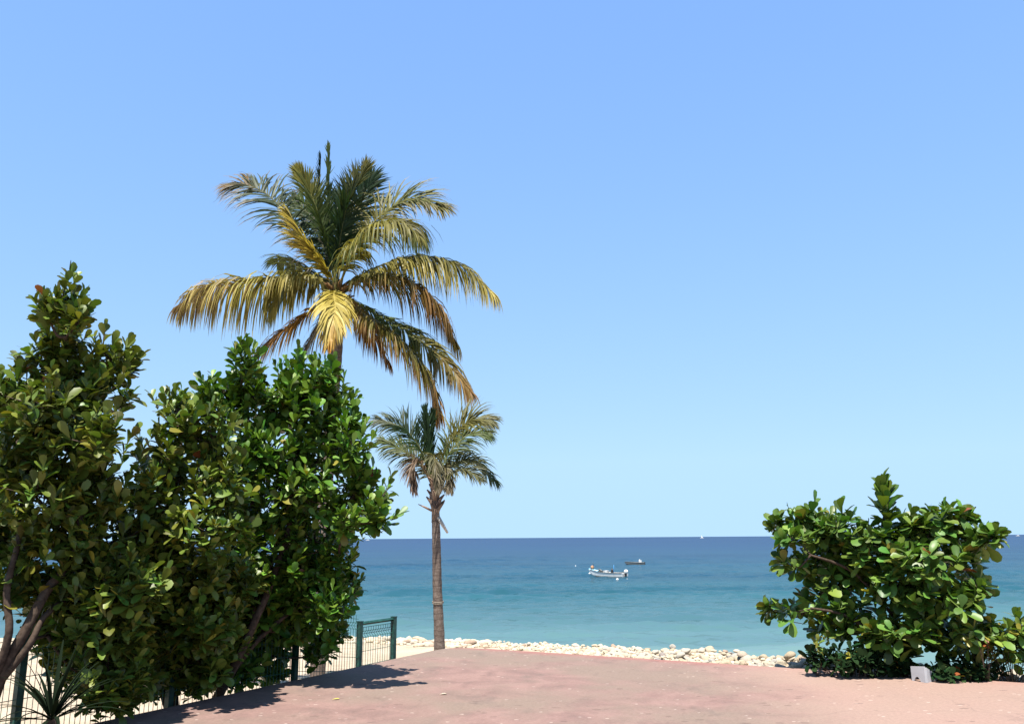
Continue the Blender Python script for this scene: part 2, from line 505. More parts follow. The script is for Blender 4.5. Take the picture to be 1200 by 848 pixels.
# ------------------------------------------------------------------ stones along the shore
def icosphere(sub):
    p = (1 + 5 ** 0.5) / 2
    v = [(-1, p, 0), (1, p, 0), (-1, -p, 0), (1, -p, 0), (0, -1, p), (0, 1, p), (0, -1, -p), (0, 1, -p), (p, 0, -1), (p, 0, 1), (-p, 0, -1), (-p, 0, 1)]
    f = [(0, 11, 5), (0, 5, 1), (0, 1, 7), (0, 7, 10), (0, 10, 11), (1, 5, 9), (5, 11, 4), (11, 10, 2), (10, 7, 6), (7, 1, 8), (3, 9, 4), (3, 4, 2), (3, 2, 6), (3, 6, 8), (3, 8, 9), (4, 9, 5), (2, 4, 11), (6, 2, 10), (8, 6, 7), (9, 8, 1)]
    v = [np.array(q) / np.linalg.norm(q) for q in v]
    for _ in range(sub):
        mid, nf = {}, []
        def m(a, b):
            key = (min(a, b), max(a, b))
            if key not in mid:
                q = v[a] + v[b]; v.append(q / np.linalg.norm(q)); mid[key] = len(v) - 1
            return mid[key]
        for a, b, c_ in f:
            x, y, z = m(a, b), m(b, c_), m(c_, a)
            nf += [(a, x, z), (b, y, x), (c_, z, y), (x, y, z)]
        f = nf
    return np.array(v), f
def stone_verts(base, seed):
    g = np.random.default_rng(seed)
    v = base.copy()
    for _ in range(7):                       # flatten random facets
        d = nrm(g.normal(size=3)); lim = g.uniform(0.55, 0.9)
        over = np.maximum(v @ d - lim, 0)
        v = v - over[:, None] * d * 0.85
    ph = g.uniform(0, 6, 3)
    v = v * (1 + 0.07 * np.sin(v @ g.normal(size=3) * 3 + ph[0]) + 0.05 * np.sin(v @ g.normal(size=3) * 5 + ph[1]))[:, None]
    return v * np.array([g.uniform(0.85, 1.25), g.uniform(0.7, 1.0), g.uniform(0.5, 0.75)])
k = NT('pale_shore_stone')
co = k.obj()
oi = k.n('ObjectInfo')
r1 = oi.outputs['Random']
a = k.n('Attribute', attribute_name='Col').outputs['Color']
c = k.ramp(r1, [(0.0, (0.48, 0.39, 0.27)), (0.35, (0.60, 0.51, 0.38)), (0.6, (0.47, 0.44, 0.39)), (0.8, (0.62, 0.54, 0.42)), (0.93, (0.40, 0.30, 0.24)), (1.0, (0.33, 0.32, 0.31))])
c = k.mix(1.0, c, a, 'MULTIPLY')
f1 = k.noise(14, 5, 0.65, co); f2 = k.noise(50, 3, 0.6, co)
c = k.mix(1.0, c, k.ramp(f1, [(0.3, 0.5), (0.65, 0.82)]), 'MULTIPLY')
k.l(c, k.b.inputs['Base Color'])
k.b.inputs['Roughness'].default_value = 0.9
k.b.inputs['Specular IOR Level'].default_value = 0.15
k.bump(k.math('ADD', f1, k.math('MULTIPLY', f2, 0.4)), 0.5, 0.02)
M_STONE = k.mat
k = NT('pale_shingle')
a = k.n('Attribute', attribute_name='Col').outputs['Color']
f1 = k.noise(12, 4, 0.6, k.obj())
k.l(k.mix(1.0, a, k.ramp(f1, [(0.3, 0.58), (0.65, 0.84)]), 'MULTIPLY'), k.b.inputs['Base Color'])
k.b.inputs['Roughness'].default_value = 0.9
k.b.inputs['Specular IOR Level'].default_value = 0.1
k.bump(f1, 0.5, 0.02)
M_SHINGLE = k.mat

ico2 = icosphere(2)
protos = []
for i in range(10):
    mb = MB(); mb.add(stone_verts(ico2[0], 100 + i), ico2[1])
    me_o = mb.build('shore_stone', M_STONE, smooth=False)
    me_o.data.polygons.foreach_set('use_smooth', [True] * len(me_o.data.polygons))
    protos.append(me_o)
proto_used = [False] * 10
def put_stone(x, y, z, s, label, group):
    i = random.randrange(10)
    o = protos[i] if not proto_used[i] else protos[i].copy()
    if proto_used[i]:
        COL.objects.link(o)
    proto_used[i] = True
    o.name = 'shore_stone'
    o.location = (x, y, z)
    o.scale = (s, s, s)
    o.rotation_euler = (random.uniform(-.35, .35), random.uniform(-.35, .35), random.uniform(0, 6.3))
    tag(o, label, 'stone', group)
    return o
cand = []
# lay stones row by row along the crest line of the bank
seg = np.linspace(float(P(520, 749, 33)[0] / 33), float(cu[-2]), 2600)
for uu in seg:
    Yc = float(np.interp(uu, cu, cY))
    Ye = float(edge_Y(np.array(uu)))
    depth = min(3.2, max(0.35, (Yc - Ye - 0.5)))
    for q in range(3):
        Y = Yc + 0.45 - rng.random() ** 0.8 * (depth + 0.35)
        if Y < Ye + 0.28: continue
        cand.append((uu * Y, Y))
random.shuffle(cand)
placed = []
grid = {}
def free(x, y, r):
    gx, gy = int(math.floor(x / 0.4)), int(math.floor(y / 0.4))
    for a_ in (-1, 0, 1):
        for b_ in (-1, 0, 1):
            for (x2, y2, r2) in grid.get((gx + a_, gy + b_), ()):
                if (x - x2) ** 2 + (y - y2) ** 2 < (0.80 * (r + r2)) ** 2: return False
    grid.setdefault((gx, gy), []).append((x, y, r))
    return True
for (x, y) in cand:
    near = 1.0 if y < 15 else 0.0
    r = float(np.clip(rng.lognormal(math.log(0.064), 0.36), 0.035, 0.105))
    if free(x, y, r):
        placed.append((x, y, r))
# a second layer riding on the first
for (x, y, r) in list(placed):
    if rng.random() < 0.10:
        placed.append((x + rng.normal() * 0.08, y + rng.normal() * 0.08, -r * rng.uniform(0.75, 1.1)))
placed.sort(key=lambda q: -abs(q[2]) / q[1])
mb = MB()
ico1 = icosphere(1)
svs = [stone_verts(ico1[0], 300 + i) for i in range(12)]
PAL = np.array([(0.58, 0.48, 0.34), (0.63, 0.54, 0.40), (0.53, 0.46, 0.36), (0.66, 0.58, 0.45), (0.42, 0.31, 0.23), (0.50, 0.40, 0.28)])
cnt = 0
for (x, y, r) in placed:
    lift = 0.15 * abs(r) if r > 0 else 0.95 * abs(r)
    z = float(terrain(x, y)) + lift
    r = abs(r)
    px_ = 600 + x / y * FPX
    if cnt < 285 and px_ < 1195:
        cnt += 1
        if px_ > 925:
            put_stone(x, y, z, r, 'pale rounded stone lying beneath or beside the low bush on the right', 'stones around the low bush')
        else:
            put_stone(x, y, z, r, 'cream rounded stone in the bank along the far edge of the pink pavement', 'stones in the bank beyond the pavement')
    else:
        g = rng.uniform(0, 6.3); ca, sa = math.cos(g), math.sin(g)
        v = svs[rng.integers(12)] * r @ np.array([(ca, sa, 0), (-sa, ca, 0), (0, 0, 1)])
        mb.add(v + np.array([x, y, z]), ico1[1], PAL[rng.choice(6, p=[.26, .26, .2, .16, .06, .06])])
# shingle thrown up along the water's edge on the far left
for _ in range(900):
    uu = rng.uniform(-0.42, -0.03)
    Yc = float(np.interp(uu, cu, cY))
    y = Yc + 0.7 - rng.random() ** 1.5 * 4.5
    x = uu * y
    r = float(np.clip(rng.lognormal(math.log(0.10), 0.4), 0.05, 0.26))
    v = svs[rng.integers(12)] * r
    mb.add(v + np.array([x, y, float(terrain(x, y)) + 0.25 * r]), ico1[1], PAL[rng.choice(6, p=[.22, .22, .18, .12, .13, .13])])
tag(mb.build('shingle', M_SHINGLE, smooth=True), 'band of small pale stones along the water edge in the distance', 'stones', kind='stuff')

# ------------------------------------------------------------------ leaves and trees
_T = np.array([0.0, 0.25, 0.56, 0.84, 1.0])
_W = np.array([0.035, 0.12, 0.255, 0.27, 0.11])
def add_leaves(mb, base, d, nv, L, col, width=1.0, curl=0.18, fold=0.28):
    """obovate leaves: base point, direction, upper-side normal, length, colour"""
    N = len(base)
    d = nrm(d); nv = nrm(nv - np.sum(nv * d, 1, keepdims=True) * d); s = np.cross(d, nv)
    curl = np.broadcast_to(curl, (N,))
    width = width * rng.uniform(0.72, 1.22, N)
    fold = rng.uniform(0.05, 0.5, N)
    vs = []
    for t, w in zip(_T, _W):
        mid = base + (L * t)[:, None] * d - (L * curl * t * t)[:, None] * nv
        off = (L * w * width)[:, None] * s
        up = (L * w * width * fold)[:, None] * nv
        vs += [mid - off + up, mid, mid + off + up]
    v = np.stack(vs, 1).reshape(-1, 3)                      # N*15
    q = []
    for i in range(4):
        a = i * 3
        q += [(a, a + 1, a + 4, a + 3), (a + 1, a + 2, a + 5, a + 4)]
    q = np.array(q)
    f = (q[None] + (np.arange(N) * 15)[:, None, None]).reshape(-1, 4)
    mb.add(v, f.tolist(), np.repeat(col, 8, axis=0))

def leaf_cols(N, base, var, yellow=0.03, red=0.004):
    c = np.tile(np.array(base), (N, 1)) * (1 + var * rng.normal(size=(N, 1))).clip(0.45, 1.8)
    c[:, 0] *= (1 + 0.18 * rng.normal(size=N)).clip(0.6, 1.6)
    t = rng.random(N)
    y = t < yellow
    c[y] = np.array((0.22, 0.20, 0.03)) * rng.uniform(0.6, 1.1, (y.sum(), 1))
    r_ = t > 1 - red
    c[r_] = np.array((0.24, 0.07, 0.025)) * rng.uniform(0.6, 1.1, (r_.sum(), 1))
    return np.clip(c, 0.004, 0.6)

def rosettes(mb, C, A, size, n, base, var=0.3, lo=22, hi=100, elong=0.0, yellow=0.03, red=0.004, width=1.0, droop=0.12):
    """rings of leaves round each twig end C along axis A"""
    C = np.asarray(C); A = nrm(np.asarray(A)); N = len(C)
    size = np.broadcast_to(size, (N,))
    ref = np.where(np.abs(A[:, 2:3]) < 0.9, np.array([[0, 0, 1.0]]), np.array([[1.0, 0, 0]]))
    E1 = nrm(np.cross(A, ref)); E2 = np.cross(A, E1)
    az0 = rng.uniform(0, 6.3, N)
    for i in range(n):
        keep = rng.random(N) < 0.93
        f = i / max(n - 1, 1)
        az = az0 + i * 2.4 + rng.normal(size=N) * 0.25
        el = np.radians(hi + (lo - hi) * f + rng.normal(size=N) * 9)
        d = np.cos(el)[:, None] * A + np.sin(el)[:, None] * (np.cos(az)[:, None] * E1 + np.sin(az)[:, None] * E2)
        d = d + np.array([0, 0, -droop])
        nv = A - 0.15 * d + 0.22 * rng.normal(size=(N, 3)) + np.array([0, 0, 0.25])
        b = C + A * ((f - 0.5) * (elong + 0.35 * size))[:, None]
        L = size * (0.62 + 0.55 * rng.random(N)) * (1.05 - 0.35 * abs(f - 0.35))
        col = leaf_cols(N, base, var, yellow, red)
        if keep.any():
            add_leaves(mb, b[keep], d[keep], nv[keep], L[keep], col[keep], width, curl=rng.normal(0.15, 0.20, keep.sum()))

def lobe_points(c, rx, ry, rz, n, bias=0.33, up=0.0):
    v = nrm(rng.normal(size=(n, 3)))
    rr = rng.random(n) ** bias
    return c + v * rr[:, None] * np.array([rx, ry, rz]), v, rr

def grow(name, label, cat, trunk_paths, lobes, Y0, leaf, ncol, dens, base, depth=0.8, mat=None, group=None, spires=(), trunk_r=0.07,
         yellow=0.03, red=0.0012, upness=0.75, n_leaves=10, flat=1.0, droop=0.05, width=1.0, var=0.34, shoots=0.55, tilt=0.0, sprouts=3, recede=0.6):
    """lobes: (px, py, rpx[, rpy[, dY]]). A trunk, limbs that reach each leaf mass, twigs, and a crown of leaves."""
    root = trunk_paths[0][0]
    loc = tuple(root)
    t = thing(name, label, cat, loc, group)
    centres, radii = [], []
    for lb in lobes:
        px, py, rp = lb[:3]
        rq = lb[3] if len(lb) > 3 else rp
        dY = lb[4] if len(lb) > 4 else rng.uniform(-depth, depth) * 0.5
        Y = Y0 + dY + tilt * (px - 1040) + recede * min(max((py - 630) / 130, -0.25), 1)
        centres.append(P(px, py, Y)); radii.append((rp * Y / FPX, rq * Y / FPX))
    # --- limbs: every leaf mass hangs on the nearest earlier node
    nodes = []; par = []
    bark = MB()
    for pth in trunk_paths:
        sp = spline(pth, 4 * len(pth))
        rr = np.linspace(trunk_r if pth is trunk_paths[0] else trunk_r * 0.65, trunk_r * 0.35, len(sp))
        bark.tube(sp, rr, 8)
        nodes += list(sp[len(sp) // 3:])
    order = sorted(range(len(centres)), key=lambda i: np.linalg.norm(centres[i] - root))
    limb = MB()
    for i in order:
        c = centres[i]
        dd = [np.linalg.norm(c - q) + 0.9 * max(0, q[2] - c[2]) for q in nodes]
        q = nodes[int(np.argmin(dd))]
        m = (q + c) / 2 + rng.normal(size=3) * 0.06 + np.array([0, 0, -0.04])
        sp = spline([q, m, c], 7)
        limb.tube(sp, np.linspace(trunk_r * 0.33, trunk_r * 0.14, 7), 5)
        nodes += [sp[3], c]
    crown = MB()
    for c, (rx, rz), (_, py) in zip(centres, radii, [q[:2] for q in lobes]):
        ry = (rx + rz) / 2 * 1.1
        nr = max(6, int((3.3 if recede and py > 655 else 2.5) * dens * (rx * rz * 4 + rx * ry * 2) / (leaf * leaf)))
        rx, rz = rx * 1.02, rz * 1.02
        pts, v, rr = lobe_points(c, rx, ry, rz * flat, nr)
        A = v * 0.65 + np.array([0, 0, upness]) + rng.normal(size=v.shape) * 0.22
        if shoots:
            sh = rng.random(nr) < shoots
            rosettes(crown, pts[sh], A[sh] + np.array([0, 0, 0.5]), leaf * rng.uniform(0.85, 1.15, sh.sum()), n_leaves, base, var=var, yellow=yellow * .5, red=red, droop=0.0, width=width, lo=14, hi=66, elong=leaf * 1.3)
            pts, A = np.vstack([pts[~sh], pts[:1]]), np.vstack([A[~sh], A[:1]])
        rosettes(crown, pts, A, leaf * rng.uniform(0.8, 1.15, len(pts)), n_leaves, base, var=var, yellow=yellow, red=red, droop=droop, width=width, hi=88)
        if sprouts:                                          # leafy twig ends that stand clear of the mass
            sv = nrm(rng.normal(size=(sprouts, 3)) + np.array([0, -.3, 0.9]))
            sv[:, 2] = np.abs(sv[:, 2])
            sp_ = c + sv * rng.uniform(1.0, 1.42, (sprouts, 1)) * np.array([rx, ry, rz])
            rosettes(crown, sp_, sv * .5 + np.array([0, 0, .9]), leaf * rng.uniform(.8, 1.1, sprouts), n_leaves, base, var=var, yellow=yellow * .4, red=red, droop=0.0, width=width, lo=12, hi=62, elong=leaf * 1.2)
            for p_ in sp_:
                limb.tube([c, (c + p_) / 2, p_], [0.008, 0.006, 0.004], 3, cap=False)
        for p_ in pts[:: 4]:
            mid = (p_ + c) / 2 + rng.normal(size=3) * 0.03
            limb.tube([c, mid, p_], [0.009, 0.006, 0.004], 3, cap=False)
    for (px, py, px0, py0, dY, L, nl) in spires:
        tip, low = P(px, py, Y0 + dY), P(px0, py0, Y0 + dY)
        h = np.linalg.norm(tip - low)
        a = nrm(tip - low)
        rosettes(crown, [(tip + low) / 2 - a * L * 0.3], [a], L, nl, base, var=var, lo=8, hi=52, elong=h * 0.75, yellow=0, red=red, droop=0.0, width=width)
        q = nodes[int(np.argmin([np.linalg.norm(low - n_) for n_ in nodes]))]
        limb.tube([q, (q + low) / 2, low, tip], [0.014, 0.012, 0.010, 0.006], 4)
    bark.build('trunk', M_BARK, t, smooth=True, origin=loc)
    limb.build('branches', M_BARK, t, smooth=True, origin=loc)
    crown.build('crown', mat or M_LEAF, t, smooth=True, origin=loc)
    return t

OLIVE = (0.090, 0.122, 0.018)
GREEN = (0.074, 0.142, 0.016)
SHADE_GREEN = (0.014, 0.030, 0.010)  # leaf green with the shade under the bush painted in

# left tree, with a tall pointed top
YA = 7.35
lobA = [(72, 352, 15, 20), (54, 364, 10, 11), (92, 380, 12, 11), (78, 400, 20, 16), (50, 432, 22, 20), (92, 440, 38, 28), (138, 430, 20, 18), (112, 470, 38, 26),
        (60, 480, 40, 32), (16, 470, 26, 20), (20, 520, 36, 30), (80, 530, 46, 36), (112, 522, 26, 24), (40, 580, 50, 36), (110, 580, 48, 36), (-20, 560, 40, 40), (10, 640, 40, 34),
        (70, 640, 46, 34), (125, 640, 46, 40), (15, 690, 30, 24), (100, 700, 52, 40), (85, 745, 30, 24), (125, 745, 45, 34), (128, 790, 36, 28), (150, 700, 38, 36), (-40, 660, 40, 40), (135, 820, 30, 16), (60, 735, 20, 16), (100, 770, 40, 36, .4), (70, 715, 34, 30, .3), (150, 790, 36, 30, .4)]
grow('almond_tree', 'olive leaved sea almond tree with a tall pointed top at the far left', 'tree',
     [[P(-22, 862, YA - 0.2), P(2, 790, YA - 0.2), P(30, 738, YA - 0.2), P(56, 690, YA - 0.1), P(92, 640, YA), P(88, 540, YA), P(76, 430, YA), P(74, 350, YA)],
      [P(-16, 820, YA - 0.2), P(10, 745, YA - 0.3), P(8, 690, YA - 0.3), P(24, 620, YA - 0.2), P(30, 520, YA)],
      [P(-8, 808, YA - 0.2), P(34, 756, YA - 0.2), P(52, 722, YA - 0.1), P(92, 690, YA + 0.25)]],
     lobA, YA, 0.135, 0, 0.62, OLIVE, depth=0.85, yellow=0.05, trunk_r=0.055,
     spires=[(78, 318, 74, 350, 0, 0.12, 11), (57, 345, 60, 368, 0, 0.12, 9), (103, 368, 96, 388, 0, 0.11, 9), (20, 420, 24, 450, 0, 0.12, 9), (150, 412, 146, 440, 0, 0.12, 10), (124, 375, 120, 412, 0, 0.12, 9)])

# middle tree
YB = 8.45
lobB = [(206, 478, 20, 18), (222, 500, 26, 22), (190, 535, 20, 18), (250, 520, 28, 26), (178, 575, 24, 20), (210, 560, 36, 28), (262, 570, 30, 28), (185, 610, 42, 30), (245, 625, 42, 32), (215, 760, 50, 36, .3), (170, 790, 40, 26, .3), (170, 660, 40, 30),
        (215, 680, 46, 34), (262, 690, 40, 34), (180, 725, 40, 28), (225, 735, 44, 28), (165, 770, 34, 24), (205, 778, 26, 18), (255, 750, 34, 26), (242, 785, 24, 16), (190, 800, 24, 14), (160, 808, 22, 14), (225, 800, 16, 12), (200, 750, 44, 28, .5), (250, 720, 40, 34, .5)]
grow('almond_tree', 'olive green sea almond tree between the pointed one and the brightest one', 'tree',
     [[P(205, 838, YB + .65), P(203, 780, YB + .65), P(206, 700, YB), P(200, 620, YB), P(212, 540, YB), P(208, 480, YB)],
      [P(196, 830, YB + .65), P(176, 760, YB + .65), P(166, 680, YB), P(176, 600, YB)]],
     lobB, YB, 0.135, 0, 0.62, (0.088, 0.126, 0.018), depth=0.85, yellow=0.045, trunk_r=0.05,
     spires=[(203, 460, 205, 490, 0, 0.13, 10), (188, 512, 190, 534, 0, 0.12, 9), (226, 470, 226, 496, 0, 0.12, 9)])

# right-hand tree of the left group
YC = 9.5
lobC = [(288, 430, 16, 16), (286, 458, 24, 18), (258, 462, 18, 18), (268, 490, 26, 22), (312, 485, 30, 26), (346, 445, 18, 18), (335, 470, 28, 22), (376, 448, 22, 20), (398, 470, 20, 16), (366, 485, 34, 26),
        (398, 505, 20, 18), (322, 530, 42, 30), (378, 530, 34, 28), (416, 530, 16, 20), (290, 550, 34, 32), (420, 560, 18, 16), (350, 580, 46, 34), (405, 590, 28, 26), (440, 585, 18, 16), (448, 606, 14, 12), (300, 610, 44, 34),
        (420, 612, 24, 16), (370, 635, 40, 32), (318, 660, 44, 34), (275, 680, 34, 34), (400, 655, 16, 16), (360, 690, 36, 28), (402, 692, 20, 16), (385, 715, 22, 16), (300, 722, 34, 26), (345, 735, 24, 18), (385, 745, 18, 14), (372, 768, 14, 10),
        (270, 752, 30, 22), (318, 745, 18, 14), (275, 785, 28, 18), (300, 760, 30, 24, .3), (240, 770, 30, 30, .3), (330, 715, 34, 26, .3), (318, 790, 14, 9), (246, 800, 16, 10)]
grow('almond_tree', 'bright green sea almond tree beside the green fence, reaching furthest right of the left trees', 'tree',
     [[P(252, 822, YC), P(278, 772, YC - .25), P(300, 724, YC - .25), P(318, 682, YC - .1), P(340, 610, YC), P(345, 530, YC), P(378, 450, YC)],
      [P(262, 800, YC - .1), P(290, 740, YC - .1), P(300, 690, YC), P(296, 600, YC), P(290, 500, YC), P(288, 430, YC)],
      [P(270, 790, YC - .05), P(296, 756, YC), P(326, 728, YC + .1), P(352, 708, YC + .25)]],
     lobC, YC, 0.145, 0, 0.60, GREEN, depth=0.85, yellow=0.025, trunk_r=0.055,
     spires=[(287, 412, 288, 440, 0, 0.14, 11), (385, 424, 382, 455, 0, 0.15, 12), (348, 430, 346, 456, 0, 0.14, 10), (256, 445, 258, 470, 0, 0.14, 10), (410, 458, 400, 482, 0, 0.14, 10), (456, 570, 442, 592, 0, 0.13, 10), (424, 545, 416, 568, 0, 0.13, 9), (420, 690, 406, 704, 0, 0.13, 9)])

# right bush: low sea almond with flat tiers and one upright shoot
YD = 10.3
lobD = [(914, 616, 22, 8), (950, 612, 32, 11), (992, 617, 28, 9), (930, 630, 18, 7), (972, 630, 34, 10), (1068, 618, 28, 9), (1106, 610, 32, 13), (1022, 633, 36, 9), (1088, 632, 40, 12), (1134, 628, 20, 12), (1154, 636, 10, 7), (1163, 628, 7, 6),
        (928, 662, 16, 8), (952, 664, 22, 10), (994, 652, 36, 16), (1042, 652, 42, 20), (1092, 658, 40, 20), (1128, 660, 20, 15), (1142, 684, 12, 12), (1150, 694, 7, 8),
        (914, 714, 16, 8), (942, 718, 24, 10), (978, 734, 30, 13), (968, 690, 20, 9), (1004, 672, 34, 12), (992, 716, 26, 9), (1050, 692, 30, 24), (1088, 702, 40, 26), (1124, 708, 18, 16), (1018, 738, 32, 12), (1058, 745, 36, 17), (1100, 744, 34, 18), (1058, 768, 24, 8), (1028, 760, 16, 9)]
grow('almond_bush', 'low spreading sea almond bush with one upright leafy shoot, on the right', 'bush',
     [[P(1052, 800, YD), P(1050, 760, YD), P(1046, 700, YD), P(1036, 640, YD), P(1036, 600, YD)],
      [P(1052, 770, YD), P(1085, 730, YD), P(1100, 660, YD)], [P(1050, 775, YD), P(1000, 725, YD), P(950, 712, YD)], [P(1046, 720, YD), P(1000, 670, YD), P(950, 650, YD)]],
     lobD, YD, 0.185, 0, 0.70, (0.080, 0.140, 0.022), depth=0.7, yellow=0.03, red=0.002, trunk_r=0.038, upness=0.9, droop=0.2, width=1.1, n_leaves=9, shoots=0.10, tilt=-0.0045, sprouts=0, recede=0.0,
     spires=[(1035, 560, 1036, 612, -0.15, 0.27, 30), (1041, 574, 1039, 618, -0.2, 0.24, 16)])

# low plants round the foot of the bush
def shrub(name, label, spots, Y, leaf, base, dens=0.7, yellow=0.03, group=None, mat=None, upness=0.9):
    p0 = P(spots[0][0], spots[0][1] + 14, Y)
    p0[2] = float(terrain(p0[0], p0[1]))
    t = thing(name, label, 'plant', tuple(p0), group)
    st, fo = MB(), MB()
    for (px, py, rx, rz) in spots:
        c = P(px, py, Y + rng.uniform(-.1, .1))
        rx, rz = rx * Y / FPX, rz * Y / FPX
        nr = max(4, int(dens * rx * rz * 6 / leaf ** 2))
        pts, v, rr = lobe_points(c, rx, rx * 0.7, rz, nr)
        rosettes(fo, pts, v * 0.5 + np.array([0, 0, upness]) + rng.normal(size=v.shape) * 0.2, leaf * rng.uniform(.8, 1.15, nr), 7, base, yellow=yellow)
        for p_ in pts[::3]:
            g = np.array([c[0], c[1], float(terrain(c[0], c[1]))])
            st.tube([g, (g + p_) / 2 + rng.normal(size=3) * .02, p_], [.008, .006, .004], 3, cap=False)
    st.build('stems', M_BARK, t, origin=tuple(p0))
    fo.build('foliage', mat or M_LEAF, t, smooth=True, origin=tuple(p0))
    return t
shrub('leafy_shrub', 'yellow green leafy shrub at the right edge of the photo, beside the low bush', [(1150, 745, 32, 17), (1180, 750, 34, 18), (1212, 745, 28, 24), (1185, 772, 26, 10), (1215, 775, 22, 12), (1135, 738, 24, 13), (1160, 765, 26, 10)], 9.75, 0.15, (0.100, 0.160, 0.024), yellow=0.08, dens=1.5)
shrub('ground_plant', 'low green plant with painted-in shade along the pavement edge left of the white plastic panel', [(985, 776, 34, 7), (1025, 780, 28, 6), (958, 773, 10, 8), (1005, 770, 30, 8), (1050, 784, 18, 7)], 10.0, 0.11, SHADE_GREEN, dens=2.6, mat=M_LEAF_SHADED)
shrub('ground_plant', 'low green plant with painted-in shade along the pavement edge right of the white plastic panel', [(1110, 788, 22, 6), (1140, 788, 16, 6), (1165, 790, 12, 5), (1125, 780, 26, 8)], 9.68, 0.10, SHADE_GREEN, dens=2.6, mat=M_LEAF_SHADED)
shrub('seedling', 'small yellow green seedling under the left tip of the low bush', [(966, 755, 14, 10)], 10.2, 0.12, (0.13, 0.16, 0.03), yellow=0.2)

# broad strap leaves of the agave-like plant on the right
def strap_plant(name, label, pos, n, L, W, col, lo, hi, arch, mat=M_LEAF):
    t = thing(name, label, 'plant', tuple(pos))
    mb = MB()
    for i in range(n):
        az = i * 2.4 + rng.normal() * .2
        el = R(rng.uniform(lo, hi))
        d = np.array([math.cos(el) * math.cos(az), math.cos(el) * math.sin(az), math.sin(el)])
        l = L * rng.uniform(.7, 1.1)
        s = nrm(np.cross(d, [0, 0, 1.0]))
        p = np.array(pos, float); v = []
        ts = np.linspace(0, 1, 9)
        for q in ts:
            w = W * (0.55 + 0.9 * q if q < 0.4 else 0.91 * (1 - ((q - .4) / .6) ** 1.7) + .01)
            nv = nrm(np.cross(s, d))
            v += [p - s * w + nv * w * .35, p, p + s * w + nv * w * .35]
            d = nrm(d + np.array([0, 0, -arch / 8]) * (0.4 + q))
            p = p + d * l / 8
        f = []
        for j in range(8):
            a = j * 3
            f += [(a, a + 1, a + 4, a + 3), (a + 1, a + 2, a + 5, a + 4)]
        mb.add(v, f, np.array(col) * rng.uniform(.7, 1.3))
    mb.build('leaves', mat, t, smooth=True, origin=tuple(pos))
    st = MB(); st.tube([np.array(pos) - [0, 0, .06], np.array(pos) + [0, 0, .05]], [.05, .03], 8)
    st.build('stem', M_BARK, t, origin=tuple(pos))
    return t
b = P(1147, 783, 9.75)
strap_plant('strap_leaf_plant', 'pale green plant of broad strap leaves on the stones by the pavement, right', b, 9, 0.34, 0.045, (0.16, 0.18, 0.05), 45, 80, .5)
b = P(60, 844, 6.95)
strap_plant('sword_leaf_plant', 'spiky plant of long narrow leaves with painted-in shade at the foot of the far left tree', b, 46, 0.66, 0.018, (0.008, 0.014, 0.007), 12, 80, 1.0, M_LEAF_SHADED)  # near-black leaf colour carries the shade of the tree above

